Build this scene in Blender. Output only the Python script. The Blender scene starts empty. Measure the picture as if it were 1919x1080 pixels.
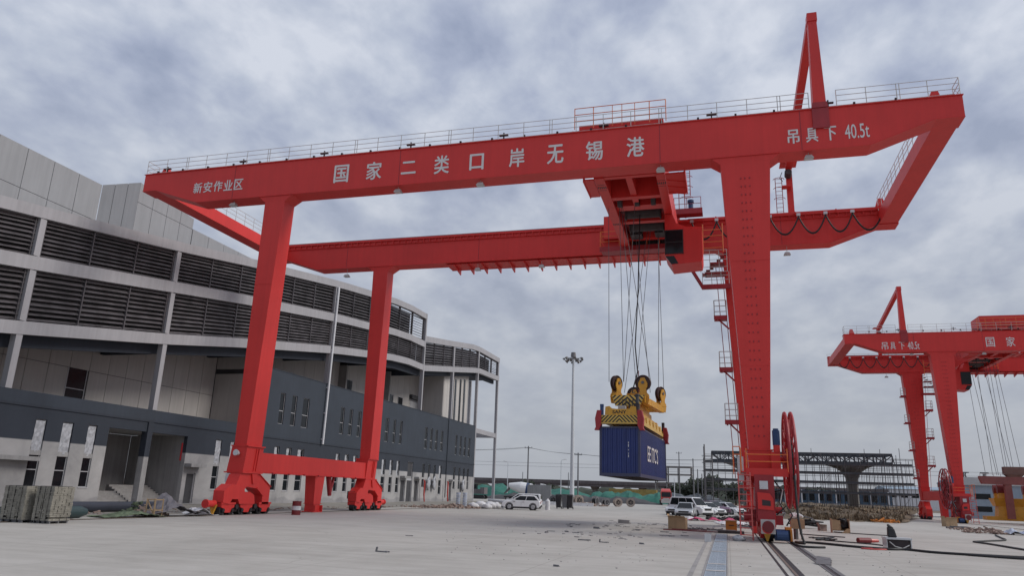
import bpy, math, random
from mathutils import Vector, Matrix
random.seed(7)
S = bpy.context.scene
COL = S.collection
rad = math.radians

# ------------------------------------------------------------------ camera
cd = bpy.data.cameras.new('camera'); cam = bpy.data.objects.new('camera', cd); COL.objects.link(cam)
YAW, PITCH, ROLL = .2822, .2677, .0340
cyw, syw, cp, sp = math.cos(YAW), math.sin(YAW), math.cos(PITCH), math.sin(PITCH)
fw = Vector((-syw*cp, cyw*cp, sp)); rt = Vector((cyw, syw, 0)); up = rt.cross(fw)
r2 = rt*math.cos(ROLL) + up*math.sin(ROLL); u2 = up*math.cos(ROLL) - rt*math.sin(ROLL)
mw = Matrix((r2, u2, -fw)).transposed().to_4x4(); mw.translation = (0, 0, 2.0)
cam.matrix_world = mw
cd.sensor_width = 36; cd.lens = 1388.8/1919*36; cd.clip_end = 6000; cd.clip_start = .1
S.camera = cam
S.view_settings.view_transform = 'Standard'; S.view_settings.look = 'None'
S.view_settings.gamma = 1; S.view_settings.exposure = .16

# ------------------------------------------------------------------ world and sun (overcast, sun behind cloud on the right)
SUN_EL, SUN_AZ = 40, 82          # azimuth clockwise from +Y
w = bpy.data.worlds.new('World'); S.world = w; w.use_nodes = True
nt = w.node_tree; nt.nodes.clear()
def N(t, tree=None, **k):
    n = (tree or nt).nodes.new(t)
    for a, b in k.items(): setattr(n, a, b)
    return n
L = nt.links.new
sky = N('ShaderNodeTexSky', sky_type='NISHITA', sun_disc=False)
sky.sun_elevation = rad(SUN_EL); sky.sun_rotation = rad(SUN_AZ); sky.dust_density = 3
bg1 = N('ShaderNodeBackground'); bg1.inputs[1].default_value = .07; L(sky.outputs[0], bg1.inputs[0])
tc = N('ShaderNodeTexCoord'); sx = N('ShaderNodeSeparateXYZ'); L(tc.outputs['Generated'], sx.inputs[0])
def mth(op, a, b=None, c=None, tree=None):
    n = N('ShaderNodeMath', tree, operation=op)
    for i, v in enumerate((a, b, c)):
        if v is None: continue
        if isinstance(v, (int, float)): n.inputs[i].default_value = v
        else: (tree or nt).links.new(v, n.inputs[i])
    return n.outputs[0]
zz = mth('ADD', mth('MAXIMUM', sx.outputs[2], 0.0), .30)
cx = N('ShaderNodeCombineXYZ'); L(mth('DIVIDE', sx.outputs[0], zz), cx.inputs[0]); L(mth('DIVIDE', sx.outputs[1], zz), cx.inputs[1])
def noise(vec, scale, detail=6, rough=.55, dist=0, tree=None):
    n = N('ShaderNodeTexNoise', tree); n.inputs['Scale'].default_value = scale; n.inputs['Detail'].default_value = detail
    n.inputs['Roughness'].default_value = rough; n.inputs['Distortion'].default_value = dist
    if vec is not None: (tree or nt).links.new(vec, n.inputs['Vector'])
    return n.outputs['Fac']
def ramp(fac, pts, tree=None):
    n = N('ShaderNodeValToRGB', tree); e = n.color_ramp.elements
    while len(e) < len(pts): e.new(.5)
    for i, (p, c) in enumerate(pts): e[i].position = p; e[i].color = (*c, 1) if len(c) == 3 else c
    if fac is not None: (tree or nt).links.new(fac, n.inputs[0])
    return n.outputs[0]
mp = N('ShaderNodeMapping'); mp.inputs['Location'].default_value = (3.1, 1.7, 0); mp.inputs['Rotation'].default_value = (0, 0, .5)
mp.inputs['Scale'].default_value = (1.0, .8, 1); L(cx.outputs[0], mp.inputs[0])
n1 = noise(mp.outputs[0], 5.2, 4, .5, .1); n2 = noise(mp.outputs[0], 12, 6, .58, .15)
fac = mth('ADD', mth('MULTIPLY', n1, .68), mth('MULTIPLY', n2, .32))
cl = ramp(fac, [(.35, (.29, .335, .455)), (.44, (.375, .42, .54)), (.52, (.47, .515, .615)), (.62, (.61, .645, .725))])
hz = N('ShaderNodeMix', data_type='RGBA')
L(mth('SUBTRACT', 1.0, mth('SMOOTH_MIN', mth('MULTIPLY', mth('MAXIMUM', sx.outputs[2], 0.0), 2.1), 1.0, .3)), hz.inputs['Factor'])
L(cl, hz.inputs['A']); hz.inputs['B'].default_value = (.37, .39, .43, 1)
bg2 = N('ShaderNodeBackground'); bg2.inputs[1].default_value = 1.04; L(hz.outputs['Result'], bg2.inputs[0])
mx = N('ShaderNodeMixShader'); mx.inputs[0].default_value = .9
L(bg1.outputs[0], mx.inputs[1]); L(bg2.outputs[0], mx.inputs[2])
wo = N('ShaderNodeOutputWorld'); L(mx.outputs[0], wo.inputs[0])
sl = bpy.data.lights.new('sun', 'SUN'); sl.energy = 1.85; sl.angle = rad(25); sl.color = (1, .95, .88)
so = bpy.data.objects.new('sun', sl); COL.objects.link(so)
sd = Vector((math.sin(rad(SUN_AZ))*math.cos(rad(SUN_EL)), math.cos(rad(SUN_AZ))*math.cos(rad(SUN_EL)), math.sin(rad(SUN_EL))))
so.rotation_euler = sd.to_track_quat('Z', 'Y').to_euler(); so.location = (60, 0, 80)

# ------------------------------------------------------------------ materials
def mat(name, col, rough=.6, var=.12, scale=1.5, metal=0, streak=0, bump=0, dirt=None, spec=.5, alpha=1):
    m = bpy.data.materials.new(name); m.use_nodes = True; t = m.node_tree; b = t.nodes['Principled BSDF']
    b.inputs['Roughness'].default_value = rough; b.inputs['Metallic'].default_value = metal
    b.inputs['Specular IOR Level'].default_value = spec
    tcn = N('ShaderNodeTexCoord', t)
    n = noise(tcn.outputs['Object'], scale, 6, .6, 0, t)
    lo = tuple(c*(1-var) for c in col); hi = tuple(min(1, c*(1+var)) for c in col)
    c = ramp(n, [(.3, lo), (.7, hi)], t)
    if streak:
        mpn = N('ShaderNodeMapping', t); mpn.inputs['Scale'].default_value = (2.2, 2.2, .12); t.links.new(tcn.outputs['Object'], mpn.inputs[0])
        s = noise(mpn.outputs[0], 1.6, 5, .65, 0, t)
        k = ramp(s, [(.35, (1-streak,)*3), (.62, (1, 1, 1))], t)
        mm = N('ShaderNodeMix', t, data_type='RGBA', blend_type='MULTIPLY'); mm.inputs['Factor'].default_value = 1
        t.links.new(c, mm.inputs['A']); t.links.new(k, mm.inputs['B']); c = mm.outputs['Result']
    if dirt:
        d = noise(tcn.outputs['Object'], scale*2.7, 8, .7, .4, t)
        k = ramp(d, [(.56, (0, 0, 0)), (.72, (1, 1, 1))], t)
        mm = N('ShaderNodeMix', t, data_type='RGBA'); t.links.new(k, mm.inputs['Factor'])
        t.links.new(c, mm.inputs['A']); mm.inputs['B'].default_value = (*dirt, 1); c = mm.outputs['Result']
    t.links.new(c, b.inputs['Base Color'])
    if bump:
        bn = N('ShaderNodeBump', t); bn.inputs['Strength'].default_value = bump; bn.inputs['Distance'].default_value = .02
        t.links.new(noise(tcn.outputs['Object'], scale*9, 6, .6, 0, t), bn.inputs['Height']); t.links.new(bn.outputs[0], b.inputs['Normal'])
    if alpha < 1: b.inputs['Alpha'].default_value = alpha
    return m
M = {}
M['red'] = mat('red_paint', (.64, .040, .036), .45, .09, .22, streak=.07, spec=.35)
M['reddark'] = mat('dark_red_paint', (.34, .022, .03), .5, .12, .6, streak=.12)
M['white'] = mat('white_lettering', (.68, .66, .66), .6, .05)
M['galv'] = mat('galvanised_steel', (.47, .46, .45), .5, .1, 3, metal=.1)
M['orange'] = mat('orange_rail_paint', (.65, .16, .04), .5, .1)
M['black'] = mat('black_rubber', (.014, .014, .016), .55, .2)
M['dark'] = mat('dark_machinery', (.035, .025, .028), .6, .3, 3)
M['steel'] = mat('worn_steel', (.16, .15, .15), .45, .25, 4, metal=.7)
M['glass'] = mat('dark_glass', (.010, .012, .015), .1, .2, 2, spec=.28)
M['fascia'] = mat('grey_paint', (.355, .35, .37), .75, .06, .35, streak=.12)
M['clad'] = mat('grey_cladding', (.30, .305, .32), .65, .05, .3, streak=.1)
M['cladd'] = mat('pale_cladding', (.50, .475, .455), .7, .06, .3, streak=.1)
M['navy'] = mat('navy_render', (.028, .035, .050), .75, .16, .3, streak=.15)
M['navy2'] = mat('slate_render', (.033, .043, .060), .75, .14, .3, streak=.1)
M['slat'] = mat('louvre_slat', (.085, .078, .085), .5, .45, .9)
M['inner'] = mat('dark_grey_and_shade', (.06, .06, .065), .9, .2, .5)  # interior shade put into the colour; elsewhere a plain dark grey
M['plaster'] = mat('bare_plaster', (.33, .325, .325), .9, .12, .5, streak=.2, bump=.2)
M['frame'] = mat('aluminium_frame', (.42, .42, .44), .45, .05, 2)
M['film'] = mat('crumpled_plastic_film', (.40, .41, .44), .35, .25, 5, bump=.8)
M['door'] = mat('dark_door', (.05, .05, .055), .6, .15, 1)
M['pipewhite'] = mat('white_pipe', (.66, .67, .70), .4, .06)
M['yellow'] = mat('yellow_paint', (.60, .31, .030), .45, .12, 1.2, dirt=(.30, .17, .05))
M['yellow2'] = mat('pale_yellow_paint', (.60, .40, .10), .45, .1, 1.2)
M['blue'] = mat('blue_container_paint', (.019, .036, .155), .45, .14, .6, streak=.2)
M['cgrey'] = mat('container_dark_frame', (.045, .05, .10), .5, .15)
M['wood'] = mat('plywood', (.42, .29, .17), .8, .15, 1.5, streak=.15)
M['card'] = mat('cardboard', (.40, .28, .17), .85, .15, 2)
M['amber'] = mat('orange_box_paint', (.50, .17, .02), .6, .15, 2)
M['carwhite'] = mat('white_car_paint', (.74, .75, .77), .22, .02, 1)
M['carsilver'] = mat('silver_car_paint', (.50, .52, .54), .25, .03, 1, metal=.3)
M['carblack'] = mat('black_car_paint', (.02, .018, .025), .2, .1, 1)
M['carplum'] = mat('plum_car_paint', (.10, .045, .09), .25, .1, 1)
M['lampglass'] = mat('lamp_lens', (.55, .56, .58), .2, .05)
M['taillight'] = mat('red_lens', (.35, .02, .02), .25, .05)
M['rim'] = mat('alloy_rim', (.38, .38, .40), .35, .1, 3, metal=.6)
M['net'] = mat('green_mesh_net', (.032, .145, .115), .85, .3, .35, streak=.15, bump=.4)
M['conc'] = mat('plain_concrete', (.30, .29, .285), .85, .14, .8, streak=.15)
M['concd'] = mat('weathered_concrete', (.15, .135, .14), .9, .15, .5, streak=.25)
M['mast'] = mat('galvanised_mast', (.55, .57, .60), .5, .05, 1)
M['pole'] = mat('weathered_pole', (.14, .14, .15), .8, .15, 1)
M['scaf'] = mat('scaffold_tube', (.13, .125, .13), .6, .2, 1)
M['truss'] = mat('dark_truss_steel', (.06, .068, .08), .6, .2, 1)
M['hoard'] = mat('blue_hoarding', (.05, .095, .15), .7, .3, .7)
M['shed'] = mat('pale_blue_cladding', (.28, .36, .44), .7, .1, .5, streak=.1)
M['earth'] = mat('brown_earth', (.16, .12, .09), .95, .3, .8, bump=.5)
M['grass'] = mat('dry_grass', (.14, .10, .062), .95, .35, .11, dirt=(.085, .088, .055))
M['leaf'] = mat('dark_foliage', (.040, .050, .036), .95, .4, .4)
M['bark'] = mat('tree_bark', (.08, .06, .045), .9, .3, 2)
M['darkpipe'] = mat('dark_green_plastic', (.028, .052, .056), .4, .2, 1.5)
M['navypipe'] = mat('dark_blue_plastic', (.036, .043, .06), .4, .2, 1.5)
M['brick'] = mat('grey_paver_blocks', (.235, .222, .19), .9, .3, 3, dirt=(.12, .11, .09), bump=.3)
M['tarp'] = mat('grey_felt_sheet', (.16, .15, .165), .95, .25, 2, bump=.5)
M['greennet'] = mat('olive_netting', (.10, .13, .08), .9, .6, 2.5, bump=.6)
M['pink'] = mat('magenta_fabric', (.42, .05, .13), .8, .3, 2)
M['drumred'] = mat('oxblood_paint', (.16, .012, .016), .5, .15, 2)
M['bluem'] = mat('blue_motor_paint', (.018, .05, .14), .45, .1, 2)
M['bag'] = mat('white_woven_sack', (.62, .62, .64), .8, .2, 3, bump=.6)
M['rubble'] = mat('broken_rubble', (.27, .20, .17), .9, .5, 3)
M['tarpblue'] = mat('blue_white_tarpaulin', (.45, .50, .60), .6, .4, 1.2, bump=.5)
M['railtop'] = mat('rusty_rail_top', (.20, .155, .125), .45, .2, 3, metal=.4)
M['panelgrey'] = mat('grey_hoarding_panel', (.30, .31, .32), .7, .1, .6, streak=.15)
M['mutedyellow'] = mat('faded_yellow_paint', (.33, .23, .07), .6, .2, 1)
M['palered'] = mat('pink_worn_red', (.52, .11, .10), .6, .2, 2)
M['sheave'] = mat('dark_sheave_iron', (.05, .022, .02), .5, .3, 3)
M['verge'] = mat('dusty_ground', (.24, .225, .20), .95, .3, .6, dirt=(.13, .12, .105), bump=.5)
M['rope'] = mat('wire_rope', (.10, .10, .11), .5, .2, 3, metal=.4)
M['hose'] = mat('black_cable_sheath', (.018, .018, .02), .6, .2, 3)
M['brown'] = mat('red_oxide_primer', (.24, .085, .08), .65, .15, 1)
M['brown2'] = mat('brown_block_paint', (.17, .10, .085), .7, .2, 1)
M['truckred'] = mat('red_truck_paint', (.50, .06, .05), .35, .1, 1)
M['copper'] = mat('fibre_cable_drum', (.30, .25, .22), .8, .3, 2)
M['grate'] = mat('zinc_grating', (.34, .40, .46), .5, .12, 5, metal=.2)

def facade_mat():
    m = bpy.data.materials.new('half_painted_facade'); m.use_nodes = True; t = m.node_tree; b = t.nodes['Principled BSDF']
    b.inputs['Roughness'].default_value = .85
    c = N('ShaderNodeTexCoord', t); s = N('ShaderNodeSeparateXYZ', t); t.links.new(c.outputs['Object'], s.inputs[0])
    wv = noise(c.outputs['Object'], .45, 3, .5, 0, t); wv2 = noise(c.outputs['Object'], 3.0, 5, .6, 0, t)
    edge = mth('ADD', mth('ADD', mth('MULTIPLY', wv, .9), mth('MULTIPLY', wv2, .25), None, t), 3.22, None, t)
    f = mth('MULTIPLY', mth('SUBTRACT', s.outputs[2], edge, None, t), 14.0, None, t)
    cl_ = N('ShaderNodeClamp', t); t.links.new(f, cl_.inputs[0])
    pn = noise(c.outputs['Object'], .35, 7, .65, .3, t)
    pl = ramp(pn, [(.3, (.25, .245, .25)), (.5, (.34, .335, .335)), (.7, (.41, .40, .40))], t)
    # trowelled repair bands low on the wall
    bn = mth('ADD', mth('MULTIPLY', wv, .8, None, t), mth('MULTIPLY', s.outputs[2], .55, None, t), None, t)
    pb = ramp(bn, [(.62, (.78, .78, .80)), (.70, (1, 1, 1)), (1.0, (1, 1, 1))], t)
    mm = N('ShaderNodeMix', t, data_type='RGBA', blend_type='MULTIPLY'); mm.inputs['Factor'].default_value = 1
    t.links.new(pl, mm.inputs['A']); t.links.new(pb, mm.inputs['B'])
    nv = ramp(noise(c.outputs['Object'], .3, 6, .6, 0, t), [(.3, (.023, .029, .041)), (.7, (.034, .042, .058))], t)
    mx_ = N('ShaderNodeMix', t, data_type='RGBA'); t.links.new(cl_.outputs[0], mx_.inputs['Factor'])
    t.links.new(mm.outputs['Result'], mx_.inputs['A']); t.links.new(nv, mx_.inputs['B'])
    t.links.new(mx_.outputs['Result'], b.inputs['Base Color'])
    bp = N('ShaderNodeBump', t); bp.inputs['Strength'].default_value = .15; bp.inputs['Distance'].default_value = .02
    t.links.new(noise(c.outputs['Object'], 6, 6, .6, 0, t), bp.inputs['Height']); t.links.new(bp.outputs[0], b.inputs['Normal'])
    return m
M['facade'] = facade_mat()

def hazard_mat(period, off, name):
    m = bpy.data.materials.new(name); m.use_nodes = True; t = m.node_tree; b = t.nodes['Principled BSDF']
    b.inputs['Roughness'].default_value = .5
    c = N('ShaderNodeTexCoord', t); s = N('ShaderNodeSeparateXYZ', t); t.links.new(c.outputs['Object'], s.inputs[0])
    a = mth('ADD', mth('ABSOLUTE', mth('SUBTRACT', s.outputs[0], off, None, t), None, None, t), s.outputs[2], None, t)
    f = mth('GREATER_THAN', mth('FRACT', mth('DIVIDE', a, period, None, t), None, None, t), .5, None, t)
    t.links.new(ramp(f, [(0, (.60, .40, .08)), (1, (.02, .018, .016))], t), b.inputs['Base Color'])
    return m
M['haz1'] = hazard_mat(.30, 0, 'hazard_stripes_wide'); M['haz2'] = hazard_mat(.22, 0, 'hazard_stripes_narrow')

def concrete_yard_mat():
    m = bpy.data.materials.new('pale_yard_concrete'); m.use_nodes = True; t = m.node_tree; b = t.nodes['Principled BSDF']
    b.inputs['Roughness'].default_value = .8
    c = N('ShaderNodeTexCoord', t)
    big = noise(c.outputs['Object'], .07, 5, .6, .3, t); mid = noise(c.outputs['Object'], .5, 8, .65, .3, t); fine = noise(c.outputs['Object'], 9, 6, .7, 0, t)
    v = mth('ADD', mth('ADD', mth('MULTIPLY', big, .5, None, t), mth('MULTIPLY', mid, .35, None, t), None, t), mth('MULTIPLY', fine, .15, None, t), None, t)
    col = ramp(v, [(.33, (.315, .298, .272)), (.48, (.41, .391, .361)), (.62, (.485, .466, .435))], t)
    # long tyre and trowel streaks running across the yard
    mpn = N('ShaderNodeMapping', t); mpn.inputs['Scale'].default_value = (.10, 1.1, 1); mpn.inputs['Rotation'].default_value = (0, 0, .12); t.links.new(c.outputs['Object'], mpn.inputs[0])
    stk = ramp(noise(mpn.outputs[0], 1.4, 7, .7, .2, t), [(.36, (.86, .85, .84)), (.55, (1, 1, 1))], t)
    m1 = N('ShaderNodeMix', t, data_type='RGBA', blend_type='MULTIPLY'); m1.inputs['Factor'].default_value = .85
    t.links.new(col, m1.inputs['A']); t.links.new(stk, m1.inputs['B'])
    # specks and dark stains
    sp_ = ramp(noise(c.outputs['Object'], 1.3, 9, .75, .6, t), [(.64, (1, 1, 1)), (.74, (.62, .60, .58))], t)
    m2 = N('ShaderNodeMix', t, data_type='RGBA', blend_type='MULTIPLY'); m2.inputs['Factor'].default_value = .8
    t.links.new(m1.outputs['Result'], m2.inputs['A']); t.links.new(sp_, m2.inputs['B'])
    # sawn joints of the slabs
    br = N('ShaderNodeTexBrick', t, offset=0, squash=1); br.inputs['Scale'].default_value = 1; br.inputs['Brick Width'].default_value = 5.2; br.inputs['Row Height'].default_value = 6
    br.inputs['Mortar Size'].default_value = .022; br.inputs['Mortar Smooth'].default_value = .3
    br.inputs['Color1'].default_value = (1, 1, 1, 1); br.inputs['Color2'].default_value = (.965, .965, .965, 1); br.inputs['Mortar'].default_value = (.72, .71, .70, 1)
    t.links.new(c.outputs['Object'], br.inputs['Vector'])
    m3 = N('ShaderNodeMix', t, data_type='RGBA', blend_type='MULTIPLY'); m3.inputs['Factor'].default_value = .8
    t.links.new(m2.outputs['Result'], m3.inputs['A']); t.links.new(br.outputs['Color'], m3.inputs['B'])
    # hairline cracks
    vo = N('ShaderNodeTexVoronoi', t, feature='DISTANCE_TO_EDGE'); vo.inputs['Scale'].default_value = .13
    wrp = N('ShaderNodeVectorMath', t, operation='ADD'); nn = N('ShaderNodeTexNoise', t); nn.inputs['Scale'].default_value = .6; nn.inputs['Detail'].default_value = 6
    t.links.new(c.outputs['Object'], nn.inputs['Vector']); t.links.new(c.outputs['Object'], wrp.inputs[0]); t.links.new(nn.outputs['Color'], wrp.inputs[1]); t.links.new(wrp.outputs[0], vo.inputs['Vector'])
    ck = ramp(vo.outputs['Distance'], [(.0, (.62, .60, .58)), (.0035, (1, 1, 1))], t)
    m4 = N('ShaderNodeMix', t, data_type='RGBA', blend_type='MULTIPLY'); t.links.new(ramp(mid, [(.45, (0, 0, 0)), (.6, (.8, .8, .8))], t), m4.inputs['Factor'])
    t.links.new(m3.outputs['Result'], m4.inputs['A']); t.links.new(ck, m4.inputs['B'])
    t.links.new(m4.outputs['Result'], b.inputs['Base Color'])
    bp = N('ShaderNodeBump', t); bp.inputs['Strength'].default_value = .25; bp.inputs['Distance'].default_value = .02
    t.links.new(v, bp.inputs['Height']); t.links.new(bp.outputs[0], b.inputs['Normal'])
    return m
M['yard'] = concrete_yard_mat()

# ------------------------------------------------------------------ mesh helpers
BASE = {}
class MB:
    def __init__(s, T=None, flip=False): s.v = []; s.f = []; s.m = []; s.T = T; s.flip = flip
    def add(s, vs, fs, m=0):
        o = len(s.v); s.v += [tuple(map(float, q)) for q in vs]
        for f in fs: s.f.append([o+i for i in f]); s.m.append(m)
        return s
    def box(s, x0, x1, y0, y1, z0, z1, m=0):
        return s.hull([(x0, y0, z0), (x1, y0, z0), (x1, y1, z0), (x0, y1, z0)], [(x0, y0, z1), (x1, y0, z1), (x1, y1, z1), (x0, y1, z1)], m)
    def hull(s, b, t, m=0):
        n = len(b)
        return s.add(list(b)+list(t), [list(range(n))[::-1], list(range(n, 2*n))]+[[i, (i+1) % n, n+(i+1) % n, n+i] for i in range(n)], m)
    def beam(s, p, q, w, h=None, m=0):
        p, q = Vector(p), Vector(q); h = h or w; d = (q-p).normalized()
        a = d.cross(Vector((0, 0, 1)))
        if a.length < .05: a = Vector((1, 0, 0))
        a.normalize(); b = a.cross(d)
        k = [a*w/2+b*h/2, -a*w/2+b*h/2, -a*w/2-b*h/2, a*w/2-b*h/2]
        return s.hull([p+i for i in k], [q+i for i in k], m)
    def cyl(s, p, q, r, r1=None, n=10, m=0):
        p, q = Vector(p), Vector(q); r1 = r if r1 is None else r1; d = (q-p).normalized()
        a = d.orthogonal().normalized(); b = d.cross(a)
        k = [a*math.cos(2*math.pi*i/n)+b*math.sin(2*math.pi*i/n) for i in range(n)]
        return s.hull([p+i*r for i in k], [q+i*r1 for i in k], m)
    def tube(s, pts, r, n=6, m=0):
        pts = [Vector(p) for p in pts]; rings = []; prev = None
        for i, p in enumerate(pts):
            d = (pts[min(i+1, len(pts)-1)]-pts[max(i-1, 0)]).normalized()
            a = d.orthogonal().normalized() if prev is None else (prev-d*prev.dot(d)).normalized()
            prev = a; b = d.cross(a)
            rings.append([p+(a*math.cos(2*math.pi*k/n)+b*math.sin(2*math.pi*k/n))*r for k in range(n)])
        vs = [q for g in rings for q in g]; fs = [list(range(n))[::-1], [len(vs)-n+i for i in range(n)]]
        for i in range(len(pts)-1):
            for k in range(n): fs.append([i*n+k, i*n+(k+1) % n, (i+1)*n+(k+1) % n, (i+1)*n+k])
        return s.add(vs, fs, m)
    def prism(s, poly, ax, a, b, m=0):
        def P(u, v, k): return {'x': (k, u, v), 'y': (u, k, v), 'z': (u, v, k)}[ax]
        return s.hull([P(u, v, a) for u, v in poly], [P(u, v, b) for u, v in poly], m)
    def ring(s, c, R, r, ax='x', n=24, k=6, m=0):
        pts = []
        for i in range(n+1):
            t = 2*math.pi*i/n; u, v = R*math.cos(t), R*math.sin(t)
            pts.append(Vector(c)+Vector({'x': (0, u, v), 'y': (u, 0, v), 'z': (u, v, 0)}[ax]))
        return s.tube(pts, r, k, m)
    def blob(s, c, rx, ry, rz, n=10, k=6, jit=.15, m=0, rnd=None):
        rnd = rnd or random; vs = []; fs = []
        for j in range(k+1):
            ph = math.pi*j/k
            for i in range(n):
                t = 2*math.pi*i/n; f = 1+rnd.uniform(-jit, jit)
                vs.append((c[0]+rx*f*math.sin(ph)*math.cos(t), c[1]+ry*f*math.sin(ph)*math.sin(t), c[2]+rz*f*math.cos(ph)))
        for j in range(k):
            for i in range(n): fs.append([j*n+i, (j+1)*n+i, (j+1)*n+(i+1) % n, j*n+(i+1) % n])
        return s.add(vs, fs, m)
    def build(s, name, mats, parent=None, base=None, smooth=False):
        mats = mats if isinstance(mats, (list, tuple)) else [mats]
        vs = [s.T(v) for v in s.v] if s.T else s.v
        if parent is not None: base = BASE[parent.name]
        base = Vector(base or (0, 0, 0))
        vs = [(v[0]-base.x, v[1]-base.y, v[2]-base.z) for v in vs]
        fs = [f[::-1] for f in s.f] if s.flip else s.f
        me = bpy.data.meshes.new(name); me.from_pydata(vs, [], fs)
        for k in mats: me.materials.append(M[k])
        if len(mats) > 1: me.polygons.foreach_set('material_index', s.m)
        if smooth: me.polygons.foreach_set('use_smooth', [True]*len(me.polygons))
        me.update()
        o = bpy.data.objects.new(name, me); COL.objects.link(o)
        if parent is not None: o.parent = parent
        else: o.location = base
        BASE[o.name] = base
        return o
def tag(o, label=None, cat=None, group=None, kind=None):
    if label: o['label'] = label
    if cat: o['category'] = cat
    if group: o['group'] = group
    if kind: o['kind'] = kind
    return o
def thing(name, loc, label, cat, group=None):
    o = bpy.data.objects.new(name, None); COL.objects.link(o); o.location = loc; o.empty_display_size = .5
    BASE[o.name] = Vector(loc)
    return tag(o, label, cat, group)
def copy_tree(o, parent=None):
    c = o.copy(); COL.objects.link(c)
    if parent is not None: c.parent = parent
    BASE[c.name] = BASE[o.name]
    for ch in [x for x in bpy.data.objects if x.parent == o]: copy_tree(ch, c)
    return c
def text_geo(s, bold=.02):
    cu = bpy.data.curves.new('lettering', 'FONT'); cu.body = s; cu.size = 1; cu.offset = bold; cu.resolution_u = 3
    o = bpy.data.objects.new('lettering', cu); COL.objects.link(o)
    dg = bpy.context.evaluated_depsgraph_get(); me = bpy.data.meshes.new_from_object(o.evaluated_get(dg))
    vs = [tuple(v.co) for v in me.vertices]; fs = [list(p.vertices) for p in me.polygons]
    bpy.data.objects.remove(o); bpy.data.curves.remove(cu); bpy.data.meshes.remove(me)
    return vs, fs
def each(name, mt, parent, boxes):
    for b in boxes: MB().box(*b).build(name, mt, parent)
def put_text(mb, s, u0, u1, v0, v1, fn, bold=.02, m=0, ax=1, sg=1):
    vs, fs = text_geo(s, 0)
    if not vs: return
    if bold:      # heavier strokes: the same outline laid again a little to the sides, each copy a hair deeper
        r_, k = bold, 0; n0 = len(vs); base_v, base_f = list(vs), list(fs); vs, fs = [], []
        for dx, dy in ((0, 0), (r_, 0), (-r_, 0), (0, r_*.7), (0, -r_*.7)):
            o = len(vs); vs += [(x+dx, y+dy, k) for x, y, z in base_v]; fs += [[i+o for i in f] for f in base_f]; k += 1
    xs = [v[0] for v in vs]; ys = [v[1] for v in vs]; a, b, c, d = min(xs), max(xs), min(ys), max(ys)
    def place(v):
        p = list(fn(u0+(v[0]-a)/(b-a)*(u1-u0), v0+(v[1]-c)/(d-c)*(v1-v0))); p[ax] += sg*.0012*v[2]; return p
    mb.add([place(v) for v in vs], fs, m)
def interp(tab, y):
    if y <= tab[0][0]: (a, b), (c, d) = tab[0], tab[1]
    elif y >= tab[-1][0]: (a, b), (c, d) = tab[-2], tab[-1]
    else:
        for i in range(len(tab)-1):
            if tab[i][0] <= y <= tab[i+1][0]: (a, b), (c, d) = tab[i], tab[i+1]; break
    return b+(d-b)*(y-a)/(c-a)

# ------------------------------------------------------------------ ground
g = MB().add([(-2500, -400, -.05), (2500, -400, -.05), (2500, 3500, -.05), (-2500, 3500, -.05)], [[0, 1, 2, 3]]).build('ground', 'earth')
tag(g, kind='structure')
y_ = MB().box(-62, 78, -40, 230, -.049, 0).build('concrete_yard', 'yard'); tag(y_, kind='structure')
# ------------------------------------------------------------------ the terminal building on the left
FX = -45.0
vg = MB().add([(-44.9, 20, .006), (-31.6, 20, .006), (-32.4, 60, .006), (-33.5, 136, .006), (-44.9, 136, .006)], [[0, 1, 2, 3, 4]]).build('dirt_verge', 'verge'); tag(vg, kind='structure')
bd = thing('terminal_building', (FX, 28, 0), 'long grey and navy unfinished building with louvred upper storeys and a rising roofline', 'building')
T = [(20, 17.3), (34.3, 19.6), (38.7, 20.2), (51.1, 22.0), (61.8, 23.77), (79.2, 26.38), (94.8, 28.3), (101, 28.75), (107, 28.8)]
OFF2 = [(30, 3.6), (52, 3.6), (88, 4.4), (107, 4.45)]
top = lambda y: interp(T, y)
fbo = lambda y: top(y)-.84
b2t = lambda y: top(y)-interp(OFF2, y)
b2b = lambda y: b2t(y)-.95
b3t = lambda y: top(y)-8.15
b3b = lambda y: b3t(y)-.9
T2 = [(107, 25.25), (119, 26.85), (130.6, 28.5), (135, 28.75), (147.5, 28.85)]
B2 = [(107, 20.6), (120, 22.5), (134.3, 24.6), (147.5, 25.0)]
t2 = lambda y: interp(T2, y); t2b = lambda y: t2(y)-.95
l2t = lambda y: interp(B2, y); l2b = lambda y: l2t(y)-.93
def band(mb, y0, y1, ft, fb, x0, x1, m=0, n=10):
    for i in range(n):
        a = y0+(y1-y0)*i/n; b = y0+(y1-y0)*(i+1)/n
        mb.hull([(x0, a, fb(a)), (x1, a, fb(a)), (x1, b, fb(b)), (x0, b, fb(b))], [(x0, a, ft(a)), (x1, a, ft(a)), (x1, b, ft(b)), (x0, b, ft(b))], m)
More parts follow.
